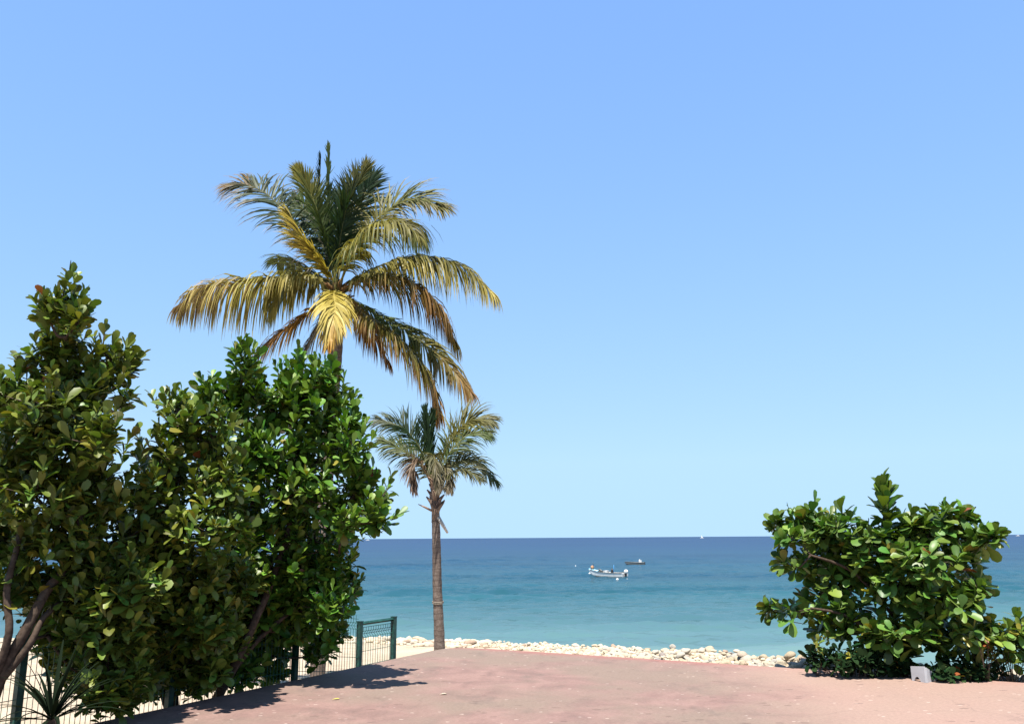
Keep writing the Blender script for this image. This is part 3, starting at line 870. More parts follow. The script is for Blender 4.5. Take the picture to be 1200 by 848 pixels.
# ------------------------------------------------------------------ palms
def frond(name, root, pts_px, Y, dys, L, nleaf, cols, droop, t, label=None, spread=58, vup=0.25, lw=0.019, lstart=0.12, rach=0.022, roll=None, tipcol=None, ang_tip=22, side_bias=(1, 1), jit=0.12, curl_tip=1.0):
    """a feather frond: rachis through the traced points at their own depths, leaflets on both sides that hang by gravity.
    cols: list of colours from base to tip of the rachis"""
    ctrl = [np.array(p_) for p_ in [P(px, py, Y + dy) for (px, py), dy in zip(pts_px, dys)]]
    sp = spline(ctrl, 40)
    mb = MB()
    cs = np.array(cols, float)
    def colour(q):
        x = np.clip(q, 0, 1) * (len(cs) - 1); i = min(int(x), len(cs) - 2) if len(cs) > 1 else 0
        return cs[0] if len(cs) == 1 else cs[i] + (cs[i + 1] - cs[i]) * (x - i)
    rc = np.array([colour(q) * 0.8 + np.array((0.10, 0.085, 0.03)) for q in np.linspace(0, 1, 39)])
    mb.tube(sp, np.linspace(rach, 0.004, 40), 5, rc)
    T = nrm(np.gradient(sp, axis=0))
    clump = rng.uniform(1, 6)
    if roll is None: roll = rng.uniform(-25, 25)
    cro, sro = math.cos(R(roll)), math.sin(R(roll))
    down = np.array([0, 0, -1.0])
    for i in range(nleaf):
        q = lstart + (1 - lstart) * (i + 0.5) / nleaf
        for sgn in (-1, 1):
            if rng.random() > 0.94 * side_bias[0 if sgn < 0 else 1]:
                continue
            x = min(q + rng.normal() * 0.006, 0.999) * 39
            j = min(int(x), 38); fr = x - j
            p = sp[j] * (1 - fr) + sp[j + 1] * fr
            tt = T[j]
            s = np.cross(tt, [0, 0, 1.0])
            if np.linalg.norm(s) < 0.25:
                s = np.cross(tt, [0, -1.0, 0.2])
            s = nrm(s)
            up = nrm(np.cross(s, tt))
            s, up = s * cro + up * sro, up * cro - s * sro
            a = R(spread + (ang_tip - spread) * q ** 1.6 + rng.normal() * 7 + 9 * math.sin(q * 46 + clump * sgn))
            d = nrm(math.cos(a) * tt + math.sin(a) * s * sgn + up * (vup + rng.normal() * jit))
            env = min(1.0, 0.45 + 1.9 * (q - lstart)) * (1.0 if q < 0.62 else 1.0 - 0.6 * (q - 0.62) / 0.38)
            l = L * env * (rng.uniform(0.85, 1.1) if rng.random() < .85 else rng.uniform(.4, .85))
            nseg = 5
            w0 = lw * rng.uniform(.8, 1.15)
            side = nrm(np.cross(d, up) + 0.3 * rng.normal(size=3))
            v = []; pp = p.copy()
            dr = droop * rng.uniform(.75, 1.25)
            for m_ in range(nseg + 1):
                f_ = m_ / nseg
                w = w0 * (0.6 + 1.2 * f_ if f_ < 0.33 else 1.0 * (1 - ((f_ - .33) / .67) ** 1.5) + 0.03)
                v += [pp - side * w, pp + side * w]
                d = nrm(d + down * dr * (0.35 + f_ * curl_tip) / nseg * 2.0)
                pp = pp + d * l / nseg
            f = [(2 * m_, 2 * m_ + 1, 2 * m_ + 3, 2 * m_ + 2) for m_ in range(nseg)]
            c0 = colour(q + rng.normal() * .06) * rng.uniform(.72, 1.28)
            cc = np.tile(c0, (nseg, 1))
            if tipcol is not None and rng.random() < 0.8:
                tc = np.array(tipcol) * rng.uniform(.7, 1.2)
                cc[-1] = tc; cc[-2] = cc[-2] * .5 + tc * .5
            mb.add(v, f, np.clip(cc, 0.004, 0.8))
    o = mb.build(name, M_FROND, t, smooth=False, origin=root)
    if label: o['label'] = label
    return o

DG = (0.018, 0.038, 0.014); MG = (0.060, 0.085, 0.022); YG = (0.20, 0.175, 0.034); YE = (0.34, 0.265, 0.045); BR = (0.20, 0.105, 0.035); TAN = (0.34, 0.24, 0.12); OR = (0.34, 0.155, 0.028); OL = (0.125, 0.112, 0.026); PY = (0.42, 0.34, 0.10)
def cr(x, y): return (190 + x / 2.495, 160 + y / 2.495)     # measured on an enlargement of the tall palm
YP = 15.5
base = P(372, 800, YP); base[2] = float(terrain(base[0], base[1])) - 0.05
root = tuple(base)
tall = thing('coconut_palm', 'tall coconut palm with many yellowed and browned fronds, rising behind the left trees', 'palm tree', root)
tr = MB()
path = spline([base, P(373, 770, YP), P(378, 640, YP), P(387, 500, YP), P(393, 430, YP), P(396, 385, YP), P(396, 345, YP)], 60)
rr = np.interp(np.linspace(0, 1, 60), [0, .06, .12, .9, 1], [.20, .155, .14, .105, .115]) * (1 + 0.03 * np.sin(np.arange(60) * 2.2))
tr.tube(path, rr, 24)
tr.build('trunk', M_PALM, tall, smooth=True, origin=root)
hb = MB()
cc_ = P(396, 350, YP)
for i in range(46):                                        # fibrous boots at the base of the fronds
    az = rng.uniform(0, 6.3); el = rng.uniform(.3, 1.35)
    d = np.array([math.cos(az) * math.cos(el), math.sin(az) * math.cos(el), math.sin(el)])
    p0 = cc_ + np.array([0, 0, rng.uniform(-.35, .15)]) + d * .05
    hb.tube([p0, p0 + d * .16, p0 + d * .34 + np.array([0, 0, -.04])], [.05, .035, .012], 5, np.array(random.choice([BR, TAN, OL])) * .7)
hb.build('crown_base', M_ATTR, tall, smooth=True, origin=root)
def fr(pts, dys, **kw):
    kw.setdefault('L', 0.60)
    L = kw.pop('L') * 1.35; n_ = int(kw.pop('n', 62) * 2.4); cols = kw.pop('cols'); droop = kw.pop('droop', .5)
    frond('frond', root, [cr(*p_) for p_ in pts], YP, dys, L, n_, cols, droop, tall, **kw)
# upright young leaves
fr([(508, 430), (494, 300), (487, 160), (486, 30)], [0, 0, 0, 0], cols=[DG, DG, MG], L=.28, droop=.05, spread=8, ang_tip=4, n=46, vup=.05, label='upright unopened dark green frond')
fr([(505, 425), (480, 300), (462, 170), (464, 60)], [0, .2, .3, .3], cols=[DG, DG], L=.30, droop=.08, spread=12, ang_tip=6, n=50, roll=70)
fr([(505, 430), (478, 300), (440, 180), (400, 105)], [0, -.2, -.3, -.3], cols=[DG, MG, YG], L=.46, droop=.25, spread=50, ang_tip=14, roll=62)
fr([(512, 430), (520, 300), (548, 180), (598, 95)], [0, -.2, -.3, -.3], cols=[DG, DG, OL], L=.54, droop=.3, spread=48, ang_tip=16, n=70, roll=-60)
fr([(512, 430), (540, 300), (580, 200), (612, 120)], [0, .4, .8, 1.0], cols=[DG, DG], L=.66, droop=.4, spread=50, roll=-55)
fr([(500, 430), (470, 320), (430, 230), (390, 190)], [0, .4, .9, 1.2], cols=[DG, MG], L=.62, droop=.4, spread=54, roll=60)
fr([(508, 430), (505, 330), (510, 240), (520, 180)], [0, .6, 1.0, 1.2], cols=[DG, DG], L=.7, droop=.3, spread=54, roll=0)
# left upper, thinned towards the tip
fr([(500, 440), (420, 310), (330, 190), (260, 145), (205, 142)], [0, -.1, -.1, 0, .1], cols=[DG, (.05, .07, .04), (.06, .075, .045), BR], L=.74, droop=.7, spread=66, n=60, tipcol=(.22, .19, .17), vup=.1, roll=48, label='dark frond with thinned leaflets and a browned tip')
# folded yellow frond
fr([(512, 440), (470, 375), (420, 310), (372, 225)], [0, -.5, -.8, -.9], cols=[YG, YE, PY, PY], L=.50, droop=.45, spread=15, ang_tip=10, n=44, vup=-.12, lw=.026, label='bright yellow frond folded along its rib')
# right upper
fr([(520, 430), (580, 300), (660, 215), (740, 185), (815, 208)], [0, .2, .3, .2, .1], cols=[MG, OL, (.10, .11, .04), OL], L=.78, droop=.75, spread=60, n=66, roll=-45, tipcol=(.2, .16, .08))
fr([(520, 435), (555, 340), (625, 265), (700, 250), (748, 290)], [0, -.5, -.9, -1.1, -1.2], cols=[YG, YG, OL, OL], L=.86, droop=1.9, spread=66, n=74, roll=-25, tipcol=MG, label='arching yellow green frond bending over in front of the upper right fronds')
# right mid
fr([(525, 440), (620, 385), (740, 350), (870, 375), (962, 455)], [0, .3, .4, .3, .2], cols=[OL, YG, OL, OL, PY], L=.92, droop=2.3, spread=68, n=84, tipcol=PY, label='long yellow tipped frond reaching furthest right')
fr([(525, 448), (620, 412), (720, 425), (800, 490), (855, 600)], [0, -.5, -.7, -.8, -.8], cols=[OL, OL, BR, YG], L=.84, droop=2.3, spread=66, n=78, tipcol=BR)
# right lower
fr([(530, 460), (625, 520), (720, 570), (820, 650), (900, 745)], [0, .2, .2, .1, 0], cols=[MG, MG, OL, BR], L=.72, droop=1.7, spread=62, n=80, tipcol=(.2, .15, .08), roll=-40)
fr([(528, 462), (600, 525), (690, 590), (770, 690), (800, 795)], [0, -.4, -.5, -.5, -.4], cols=[BR, OL, OL, OR], L=.86, droop=1.9, spread=64, n=82, tipcol=BR, label='brown and olive frond hanging down to the small palm')
fr([(528, 462), (570, 500), (610, 570), (660, 660)], [0, .4, .7, .8], cols=[BR, BR], L=.55, droop=1.8, spread=56, n=50)
# left mid
fr([(500, 445), (410, 408), (290, 425), (150, 440), (60, 492)], [0, -.2, -.3, -.3, -.2], cols=[OL, OL, YG, TAN, (.26, .17, .13)], L=.90, droop=2.6, spread=74, n=84, tipcol=PY, label='long frond stretching left, its leaflets hanging and its tip dried')
fr([(500, 445), (430, 408), (365, 420), (325, 510)], [0, .3, .5, .6], cols=[OL, OL, MG], L=.72, droop=1.6, spread=60, n=56)
fr([(500, 440), (445, 400), (390, 375), (340, 370)], [0, .6, 1.1, 1.5], cols=[OL, MG], L=.66, droop=1.2, spread=60, n=50)
# left lower, browned
fr([(505, 465), (420, 520), (310, 605), (205, 715)], [0, .1, .2, .3], cols=[BR, OR, BR, TAN], L=.70, droop=1.5, spread=60, n=66, roll=35, tipcol=TAN, label='orange brown dried frond hanging behind the left trees')
fr([(508, 470), (470, 545), (415, 640), (395, 720)], [0, .3, .4, .4], cols=[(.26, .22, .17), (.26, .22, .17)], L=.6, droop=1.4, spread=50, n=46)
# hanging yellow frond facing us
fr([(512, 450), (502, 460), (506, 510), (490, 592)], [0, -.6, -1.15, -1.35], cols=[YG, YE, PY, OR], L=.56, droop=.9, spread=52, ang_tip=14, n=60, lw=.026, vup=.1, roll=0, label='golden yellow frond hanging towards the viewer')

# ---- the small palm
YS = 14.5
def cs(x, y): return (420 + x / 2.65, 460 + y / 2.65)
base = P(515, 768, YS); base[2] = float(terrain(base[0], base[1])) - 0.05
root = tuple(base)
small = thing('coconut_palm', 'small slender coconut palm standing alone on the sand at the corner of the pavement', 'palm tree', root)
tr = MB()
path = spline([base, P(515, 756, YS), P(512.5, 690, YS), P(511.5, 640, YS), P(510, 585, YS), P(509, 556, YS)], 50)
rr = np.interp(np.linspace(0, 1, 50), [0, .25, .3, .75, 1], [.105, .09, .085, .07, .06]) * (1 + 0.035 * np.sin(np.arange(50) * 2.2))
tr.tube(path, rr, 24)
tr.build('trunk', M_PALM, small, smooth=True, origin=root)
bt = MB()
for i in range(34):
    az = rng.uniform(0, 6.3)
    q = rng.uniform(0, 1)
    p0 = P(510 + rng.normal() * .6, 612 - 46 * q, YS)
    d = np.array([math.cos(az) * .45, math.sin(az) * .45, .9])
    bt.tube([p0, p0 + d * .12, p0 + d * .24 + np.array([math.cos(az), math.sin(az), 0]) * .05], [.055, .045, .012], 5, np.array(random.choice([(.22, .15, .11), (.30, .20, .14), (.16, .11, .09)])))
bt.build('leaf_bases', M_ATTR, small, smooth=True, origin=root)
sk = MB(); sk.tube([P(514, 606, YS - .12), P(519, 615, YS - .2), P(524.5, 624, YS - .25)], [.03, .03, .018], 6, (.62, .52, .42))
sk.build('broken_stalk', M_ATTR, small, smooth=True, origin=root)
sk = MB(); sk.tube([P(506, 598, YS - .1), P(498, 594, YS - .15), P(490, 590.5, YS - .2)], [.022, .018, .006], 5, (.30, .20, .14))
sk.build('broken_stalk', M_ATTR, small, smooth=True, origin=root)
rp = MB()
for dz in (0, .025):
    c0 = P(513.2, 706, YS) + np.array([0, 0, dz])
    a_ = np.linspace(0, 2 * math.pi, 21)
    rp.tube(np.stack([c0[0] + .094 * np.cos(a_), c0[1] + .094 * np.sin(a_), c0[2] + .012 * np.sin(a_)], 1), .008, 5, (.24, .20, .16), cap=False)
rp.build('rope', M_ATTR, small, smooth=True, origin=root)
def fs(pts, dys, **kw):
    L = kw.pop('L', .42) * 1.30; n_ = int(kw.pop('n', 50) * 2.3); cols = kw.pop('cols'); droop = kw.pop('droop', .5)
    frond('frond', root, [cs(*p_) for p_ in pts], YS, dys, L, n_, cols, droop, small, rach=.013, lw=.013, **kw)
GR = (0.095, 0.095, 0.045)
fs([(232, 290), (222, 200), (212, 120), (208, 55)], [0, 0, 0, 0], cols=[DG, DG], L=.28, droop=.06, spread=15, ang_tip=6, n=40, vup=.05, label='upright dark green young frond')
fs([(235, 290), (228, 200), (226, 120), (232, 70)], [0, .1, .15, .15], cols=[DG, DG], L=.30, droop=.1, spread=20, ang_tip=8, n=36)
fs([(230, 280), (195, 180), (140, 110), (62, 85)], [0, -.1, -.1, 0], cols=[MG, DG, (.08, .085, .05)], L=.46, droop=0.2 + .55, roll=45, spread=50)
fs([(230, 285), (190, 215), (130, 175), (75, 150)], [0, .3, .5, .6], cols=[GR, MG], L=.40, droop=0.2 + .6, roll=50, spread=48)
fs([(238, 280), (275, 170), (335, 95), (405, 85)], [0, -.2, -.3, -.3], cols=[MG, OL, GR], L=.52, droop=0.2 + .5, roll=-45, spread=52, n=60)
fs([(240, 280), (280, 190), (340, 130), (400, 125)], [0, .3, .5, .6], cols=[MG, MG], L=.46, droop=0.2 + .6, roll=-50, spread=48)
fs([(240, 290), (290, 225), (355, 210), (425, 275)], [0, 0, .1, .1], cols=[MG, GR, MG], L=.42, droop=0.2 + .75, roll=-35, spread=50)
fs([(240, 290), (285, 255), (330, 240), (375, 265)], [0, -.3, -.5, -.6], cols=[GR, GR], L=.36, droop=.7, spread=46, n=40)
fs([(226, 285), (190, 215), (168, 230), (172, 300)], [0, -.2, -.3, -.35], cols=[(.17, .12, .075), (.15, .10, .065), (.15, .10, .075)], L=.30, droop=1.1, spread=40, n=44, label='brown withered frond drooping on the left')
fs([(235, 280), (232, 200), (238, 215), (248, 300)], [0, -.4, -.7, -.8], cols=[GR, GR, (.14, .11, .07)], L=.26, droop=.9, spread=40, n=34)
fs([(238, 285), (262, 230), (275, 260), (282, 300)], [0, -.2, -.4, -.5], cols=[GR, (.14, .11, .07)], L=.26, droop=.9, spread=42, n=36)

# ------------------------------------------------------------------ fence
OFF = 0.30
fp0 = CORNER[:2] + nL * OFF
def fence_at_px(px):
    # point on the fence line whose image column is px (for z about 0.2)
    lo, hi = -1.0, 12.0
    for _ in range(50):
        m_ = (lo + hi) / 2
        q = fp0 + dL * m_
        v = np.array([q[0], q[1], 0.2]) - EYE
        x = 600 + FPX * np.dot(v, _r) / np.dot(v, _f)
        if x > px: lo = m_
        else: hi = m_
    return lo
s0, s1 = fence_at_px(461), fence_at_px(421)
s2, s3, s4 = fence_at_px(346), fence_at_px(200), fence_at_px(20)
s5 = s4 + 2.4
def fpt(s, z): 
    q = fp0 + dL * s
    return np.array([q[0], q[1], z])
def img_z(s, py):
    q = fp0 + dL * s
    lo, hi = -3.0, 4.0
    for _ in range(50):
        m_ = (lo + hi) / 2
        v = np.array([q[0], q[1], m_]) - EYE
        y = 424 - FPX * np.dot(v, _u) / np.dot(v, _f)
        if y > py: lo = m_
        else: hi = m_
    return lo
zt0, zt1 = img_z(s0, 722.5), img_z(s1, 728)
zm1, zm2 = img_z(s1, 722), img_z(s2, 716)
zm3 = zm2 + 0.05
yaw = math.atan2(dL[1], dL[0])
fe = thing('mesh_fence', 'dark green wire mesh fence with square posts along the left edge of the pavement', 'fence', tuple(fpt(s1, -0.9)))
forg = tuple(fpt(s1, -0.9))
for s, zt in ((s0, zt0), (s1, zt1), (s2, zm2 - .04), (s3, zm3), (s4, zm3), (s5, zm3)):
    m_ = MB(); m_.box(fpt(s, (zt - 1.0) / 2), (.062, .062, zt + 1.0), yaw)
    m_.box(fpt(s, zt + .004), (.07, .07, .012), yaw)
    po = m_.build('post', M_GREEN, fe, origin=forg)
m_ = MB()
a_, b_ = fpt(s0, zt0 - .028), fpt(s1, zt1 - .028)
m_.tube([a_ + (b_ - a_) * .03, a_ + (b_ - a_) * .97], .024, 4)
m_.build('top_rail', M_GREEN, fe, origin=forg)
def mesh_panel(sa, sb, za, zb, spikes):
    m_ = MB()
    zb0 = -0.75
    nw = max(2, int(round((sb - sa) / 0.052)))
    nrm3 = np.array([nL[0], nL[1], 0]) * 0.04
    for i in range(1, nw):
        t_ = i / nw
        s = sa + (sb - sa) * t_
        zt = za + (zb - za) * t_
        zz = [zb0, zt - .16, zt - .12, zt - .08, zt + (0.02 if spikes else -.03)]
        pts = [fpt(s, z) for z in zz]
        pts[2] = pts[2] + nrm3
        m_.tube(pts, 0.0034, 4, cap=False)
    for z_off in (0.03, .08, .12, .16, .34, .52, .70, .88, 1.06, 1.24):
        if z_off > za + .7: continue
        o_ = nrm3 if z_off == .12 else 0
        m_.tube([fpt(sa, za - z_off) + o_, fpt((sa + sb) / 2, (za + zb) / 2 - z_off) + o_, fpt(sb, zb - z_off) + o_], 0.0034, 4, cap=False)
    return m_.build('mesh_panel', M_WIRE, fe, origin=forg)
mesh_panel(s0 + .03, s1 - .03, zt0 - .05, zt1 - .05, False)
mesh_panel(s1 + .03, s2 - .03, zm1, zm2, True)
mesh_panel(s2 + .03, s3 - .03, zm2, zm3, True)
mesh_panel(s3 + .03, s4 - .03, zm3, zm3, True)
mesh_panel(s4 + .03, s5 - .03, zm3, zm3, True)

# slim pale pole behind the fence
b = P(342, 800, 13.5); b[2] = float(terrain(b[0], b[1])) - .05
m_ = MB(); tp = P(345, 680, 13.5)
m_.tube(spline([b, (b + tp) / 2 + np.array([.02, 0, 0]), tp], 10), np.linspace(.06, .045, 10), 8)
tag(m_.build('wooden_pole', M_WOOD, smooth=True, origin=tuple(b)), 'slim pale wooden pole behind the fence, seen through the leaves of the bright green tree', 'pole')

# grass at the fence foot
m_ = MB()
for _ in range(900):
    p = P(rng.uniform(376, 424), 782, 1); u_ = p[0] / p[1]
    y = rng.uniform(14.5, 19.0); x = u_ * y + rng.normal() * .1
    z = float(terrain(x, y))
    h = rng.uniform(.08, .24); az = rng.uniform(0, 6.3); w = .008
    d = np.array([math.cos(az), math.sin(az), 0]); s_ = np.array([-d[1], d[0], 0]) * w
    p = np.array([x, y, z])
    m_.add([p - s_, p + s_, p + d * h * .3 + [0, 0, h * .7] + s_ * .7, p + d * h * .3 + [0, 0, h * .7] - s_ * .7, p + d * h * .7 + [0, 0, h]], [(0, 1, 2, 3), (3, 2, 4)], np.array((.10, .20, .06)) * rng.uniform(.6, 1.4))
tag(m_.build('grass', M_LEAF), 'thin patch of green grass on the sand behind the fence', 'grass', kind='stuff')

# ------------------------------------------------------------------ small things by the bush
b = P(1076, 792, 9.63)
zz = float(terrain(b[0], b[1]))
t = thing('plastic_panel', 'folded grey white plastic panel with an arched cut-out, standing under the low bush', 'panel', (b[0], b[1], zz))
def panel(name, p0, p1, h0, h1, arch):
    m_ = MB()
    p0, p1 = np.array(p0), np.array(p1)
    d = nrm(p1 - p0); nn = np.array([-d[1], d[0], 0]); W = np.linalg.norm(p1 - p0)
    N = 16; th = .008
    tops, bots = [], []
    for i in range(N + 1):
        q = i / N
        lowz = 0.0
        if arch and abs(q - .42) < .36:
            lowz = .19 * math.sqrt(max(0, 1 - ((q - .42) / .36) ** 2))
        tops.append(p0 + d * W * q + np.array([0, 0, h0 + (h1 - h0) * q])); bots.append(p0 + d * W * q + np.array([0, 0, lowz]))
    v = [q - nn * th for q in tops] + [q - nn * th for q in bots] + [q + nn * th for q in tops] + [q + nn * th for q in bots]
    n1 = N + 1; f = []
    for i in range(N):
        f += [(i, n1 + i, n1 + i + 1, i + 1), (2 * n1 + i, 2 * n1 + i + 1, 3 * n1 + i + 1, 3 * n1 + i), (i, i + 1, 2 * n1 + i + 1, 2 * n1 + i), (n1 + i, 3 * n1 + i, 3 * n1 + i + 1, n1 + i + 1)]
    f += [(0, 2 * n1, 3 * n1, n1), (N, n1 + N, 3 * n1 + N, 2 * n1 + N)]
    m_.add(v, f)
    o = m_.build(name, M_PLASTIC, t, origin=(b[0], b[1], zz))
    return o
L0 = P(1068.5, 790, 9.72); C0_ = P(1084.5, 792, 9.56); R0 = P(1097, 790, 9.72)
for q in (L0, C0_, R0): q[2] = zz
panel('face', L0, C0_, .29, .31, True)
panel('face', C0_ + np.array([.012, 0, 0]), R0, .30, .20, False)
b = P(953, 778, 10.25); zz2 = float(terrain(b[0], b[1]))
m_ = MB(); m_.tube([(b[0], b[1], zz2), (b[0], b[1], zz2 + .12), tuple(P(953.5, 757, 10.25))], [.022, .02, .02], 8)
m_.tube([P(953.5, 757.2, 10.25), P(953.5, 756, 10.25)], .027, 8)
tag(m_.build('stake', M_BLACK, origin=(b[0], b[1], zz2)), 'short dark stake beside the yellow green seedling', 'stake')

# fallen leaves on the pavement
for (px, py, c_, lab) in ((389, 819, (.55, .48, .10), 'small yellow fallen leaf on the pavement near the tree shadow'), (515, 813, (.5, .42, .34), 'small pale fallen leaf on the pavement left of the middle')):
    p = G(px, py, .006)
    m_ = MB()
    add_leaves(m_, np.array([p]), np.array([[1.0, .3, .12]]), np.array([[0, 0, 1.0]]), np.array([.075]), np.array([c_]), curl=.1)
    tag(m_.build('fallen_leaf', M_LEAF, smooth=True, origin=tuple(p)), lab, 'leaf')

# ------------------------------------------------------------------ boats
def hull(mb, L, B, H, bow_rise, n=26, open_=True, th=.05):
    """lofted open hull, bow towards +X, waterline at z=0"""
    secs = []
    for i in range(n):
        x = i / (n - 1)
        w = B / 2 * (0.86 + .14 * math.sin(math.pi * min(x * 1.2, 1))) * (1 - max(0, (x - .45) / .55) ** 2.4)
        w = max(w, .012)
        zt = H * (1 + bow_rise * max(0, (x - .25) / .75) ** 2)
        kl = -.22 + (zt + .10) * max(0, (x - .80) / .20) ** 2.2
        X = (x - .5) * L + max(0, (x - .8) / .2) ** 2 * .12 * L * .2
        cz = kl + (zt - kl) * .42
        secs.append([(X, -w, zt), (X, -w * .90, cz), (X, -w * .55, kl + (cz - kl) * .25), (X, 0, kl), (X, w * .55, kl + (cz - kl) * .25), (X, w * .90, cz), (X, w, zt)])
    v = np.array(secs).reshape(-1, 3)
    f = [(i * 7 + j, i * 7 + j + 1, (i + 1) * 7 + j + 1, (i + 1) * 7 + j) for i in range(n - 1) for j in range(6)]
    f.append(tuple(range(7)))
    mb.add(v, f)
    vin = v.copy().reshape(n, 7, 3)
    vin[:, :, 1] *= .90
    vin[:, 1:6, 2] = np.maximum(vin[:, 1:6, 2] + th, .06)
    iv = vin.reshape(-1, 3)
    mb.add(iv, [tuple(q[::-1]) for q in f])
    rim = []
    for i in range(n - 1):
        for j in (0, 6):
            rim.append((i * 7 + j, (i + 1) * 7 + j, n * 7 + (i + 1) * 7 + j, n * 7 + i * 7 + j))
    mb.add(np.vstack([v, iv]), rim)
    return np.array(secs)

def place(t, px, py, yaw, trim=0.0):
    p = G(px, py, SEA_Z)
    t.location = (p[0], p[1], SEA_Z)
    t.rotation_euler = (0, trim, yaw)

pg = thing('motor_boat', 'white open fishing boat with an outboard motor, nearer of the two moored boats', 'boat')
mb = MB(); S = hull(mb, 5.6, 1.7, .50, .75)
mb.build('hull', M_WHITE, pg, smooth=False)
mb = MB()
for j in (0, 6):
    mb.tube(S[:-1, j] + np.array([0, 0, .015]), .045, 6)
mb.build('gunwale', M_GREYPAINT, pg, smooth=True)
mb = MB()
for j in (-1, 1):
    pts = S[:20, 1 if j < 0 else 5] * np.array([1, 1.03, 1]) + np.array([0, 0, -.10])
    mb.tube(pts, .05, 5)
mb.build('rubbing_strake', M_GREYPAINT, pg, smooth=True)
for x in (-1.5, -.3, .8):
    mb = MB(); mb.box((x, 0, .42), (.32, 1.36, .06)); mb.build('bench', M_WOOD, pg)
mb = MB()
bow = S[18:, :, :]
vv = []
for s_ in bow:
    vv += [s_[0] + [0, 0, .02], (s_[0] + s_[6]) / 2 + [0, 0, .12], s_[6] + [0, 0, .02]]
mb.add(vv, [q for i in range(len(bow) - 1) for q in ((3 * i, 3 * i + 1, 3 * i + 4, 3 * i + 3), (3 * i + 1, 3 * i + 2, 3 * i + 5, 3 * i + 4))])
mb.build('bow_cover', M_TARP, pg)
mo = MB()
mo.box((-2.92, 0, .30), (.16, .22, .9)); mo.box((-2.98, 0, -.05), (.34, .06, .25))
mot = mo.build('outboard_motor', M_BLACK, pg)
mo = MB(); iv, iff = icosphere(2)
mo.add(iv * np.array([.30, .20, .26]) + np.array([-2.98, 0, .70]), iff); mo.build('cowling', M_WHITE, mot, smooth=True)
mo = MB(); mo.tube([(-2.85, 0, .62), (-2.4, .1, .66)], .03, 6); mo.build('tiller', M_BLACK, mot)
def clutter(name, label, cat, m_, loc, mat):
    o = m_.build(name, mat, None, smooth=True)
    tag(o, label, cat)
    return o, loc
goods = []
m_ = MB(); m_.add(iv * np.array([.24, .22, .26]), iff); goods.append(clutter('cloth_bundle', 'orange brown bundle on the bow of the nearer moored boat', 'bundle', m_, (2.35, 0, 1.12), M_ORANGE))
m_ = MB(); m_.tube([(0, 0, -.2), (.02, 0, .35), (.03, 0, .75)], [.03, .028, .02], 6); goods.append(clutter('bow_post', 'thin dark post standing on the bow of the nearer moored boat', 'post', m_, (2.0, .25, 1.05), M_BLACK))
m_ = MB(); m_.tube([(0, 0, 0), (0, 0, .45), (0, 0, .5), (0, 0, .6)], [.17, .17, .10, .08], 10); goods.append(clutter('fuel_drum', 'dark drum amidships in the nearer moored boat', 'drum', m_, (-.75, -.1, .45), M_BLACK))
m_ = MB(); m_.tube([(0, 0, 0), (-.05, 0, .6), (-.08, 0, 1.2)], .025, 6); goods.append(clutter('blue_pole', 'blue pole standing amidships in the nearer moored boat', 'pole', m_, (-1.1, .1, .3), M_BLUE))
m_ = MB(); m_.box((0, 0, .15), (.5, .45, .3)); m_.box((0, 0, .32), (.54, .49, .05)); goods.append(clutter('cool_box', 'white cool box between the benches of the nearer moored boat', 'box', m_, (.25, -.2, .42), M_WHITE))
m_ = MB(); m_.tube([(-.3, 0, .1), (0, .05, .28), (.35, .1, .42)], [.10, .13, .07], 8); goods.append(clutter('rolled_net', 'grey rolled net towards the bow of the nearer moored boat', 'net', m_, (.95, 0, .5), M_GREYPAINT))
place(pg, 711.5, 675.2, R(180 - 42))
mw = Matrix.Translation(pg.location) @ Matrix.Rotation(R(180 - 42), 4, 'Z')
for o, loc in goods:
    o.matrix_world = mw @ Matrix.Translation(loc)

sk = thing('skiff', 'low grey open skiff moored further out behind the white fishing boat', 'boat')
mb = MB(); S = hull(mb, 3.6, 1.3, .40, .35); mb.build('hull', M_GREYPAINT, sk)
mb = MB()
for j in (0, 6): mb.tube(S[:-1, j] + np.array([0, 0, .012]), .04, 6)
mb.build('gunwale', M_GREYPAINT, sk, smooth=True)
for x in (-.6, .5):
    mb = MB(); mb.box((x, 0, .33), (.26, 1.0, .05)); mb.build('bench', M_WOOD, sk)
mb = MB(); mb.box((-1.86, 0, .2), (.12, .16, .6)); mot = mb.build('outboard_motor', M_BLACK, sk)
place(sk, 744, 661.2, R(180 - 8))
m_ = MB(); m_.box((0, 0, .18), (.5, .5, .36)); m_.box((0, 0, .40), (.54, .54, .08)); m_.tube([(.1, 0, .44), (.1, 0, .62)], .12, 8)
o = m_.build('cool_box', M_WHITE); tag(o, 'white box in the stern of the low grey skiff', 'box')
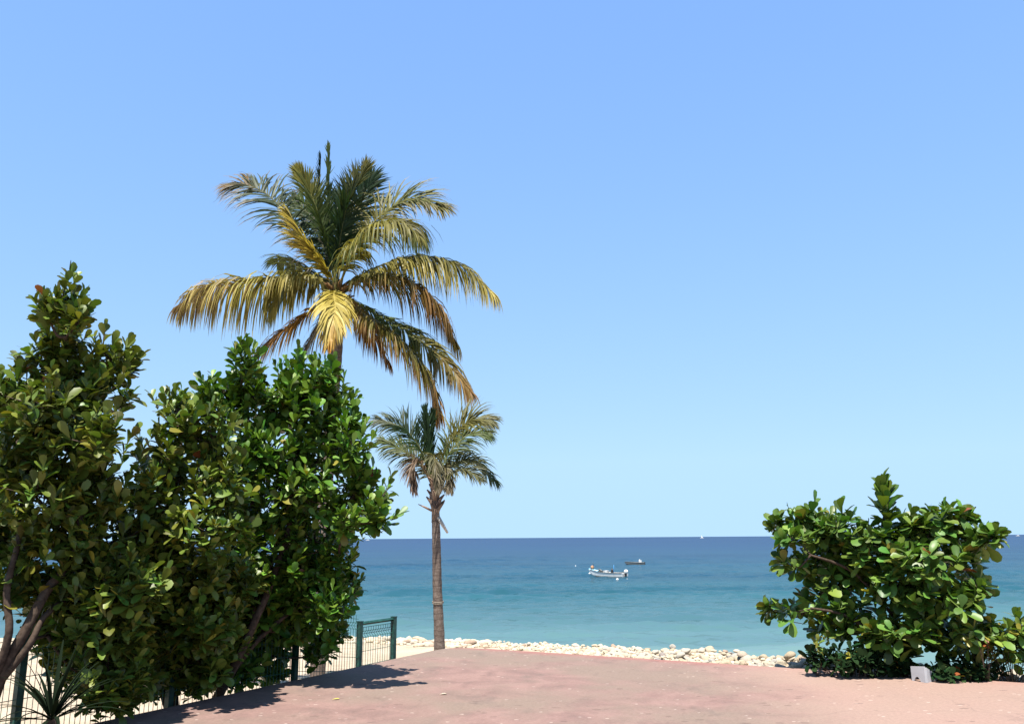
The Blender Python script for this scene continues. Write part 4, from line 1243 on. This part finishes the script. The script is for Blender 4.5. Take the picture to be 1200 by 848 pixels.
o.matrix_world = Matrix.Translation(sk.location) @ Matrix.Rotation(R(172), 4, 'Z') @ Matrix.Translation((-1.0, 0, .34))

# floats
fl = MB(); fl.add(iv * np.array([1, 1, .9]), iff); fl.tube([(0, 0, .8), (0, 0, 1.15)], [.14, .10], 8)
f0 = fl.build('mooring_buoy', M_WHITE, smooth=True)
for i, (px, py, r_, lab) in enumerate(((723.5, 679.2, .17, 'white round buoy floating just below the stern of the white boat'), (734.8, 678.8, .10, 'tiny white buoy floating right of the stern of the white boat'),
                                       (691, 672.0, .15, 'white buoy floating at the bow of the white boat'), (674.5, 663.2, .13, 'white buoy floating alone left of both moored boats'))):
    o = f0 if i == 0 else f0.copy()
    if i: COL.objects.link(o)
    p = G(px, py, SEA_Z)
    o.location = (p[0], p[1], SEA_Z + .3 * r_); o.scale = (r_, r_, r_)
    tag(o, lab, 'buoy', 'mooring buoys')

# yachts on the horizon
def yacht(label, px, Y, L, mast, yaw_):
    p = P(px, 630, Y)
    t = thing('yacht', label, 'boat', (p[0], Y, SEA_Z))
    t.rotation_euler = (0, 0, yaw_)
    mb = MB(); hull(mb, L, L * .24, L * .12, .5); mb.build('hull', M_WHITE, t)
    mb = MB(); mb.box((-.05 * L, 0, L * .17), (L * .5, L * .16, L * .10)); mb.box((-.1 * L, 0, L * .25), (L * .28, L * .13, L * .06)); mb.build('cabin', M_WHITE, t)
    if mast:
        mb = MB(); mb.tube([(.12 * L, 0, L * .12), (.12 * L, 0, mast)], [.02 * L, .012 * L], 6)
        mb.add([(.10 * L, 0, L * .2), (.10 * L, 0, mast * .96), (-.22 * L, .02 * L, L * .24), (.10 * L, .012 * L, L * .2)], [(0, 1, 2), (3, 2, 1), (0, 2, 3)])
        mb.build('mast', M_WHITE, t)
    return t
yacht('white sailing yacht on the horizon above the right half of the pavement', 822.5, 2600, 12, 10, R(160))
yacht('white yacht on the horizon at the tip of the left trees', 431, 2600, 13, 0, R(200))
yacht('tiny white yacht on the horizon at the right edge of the photo', 1193, 2600, 12, 0, R(170))
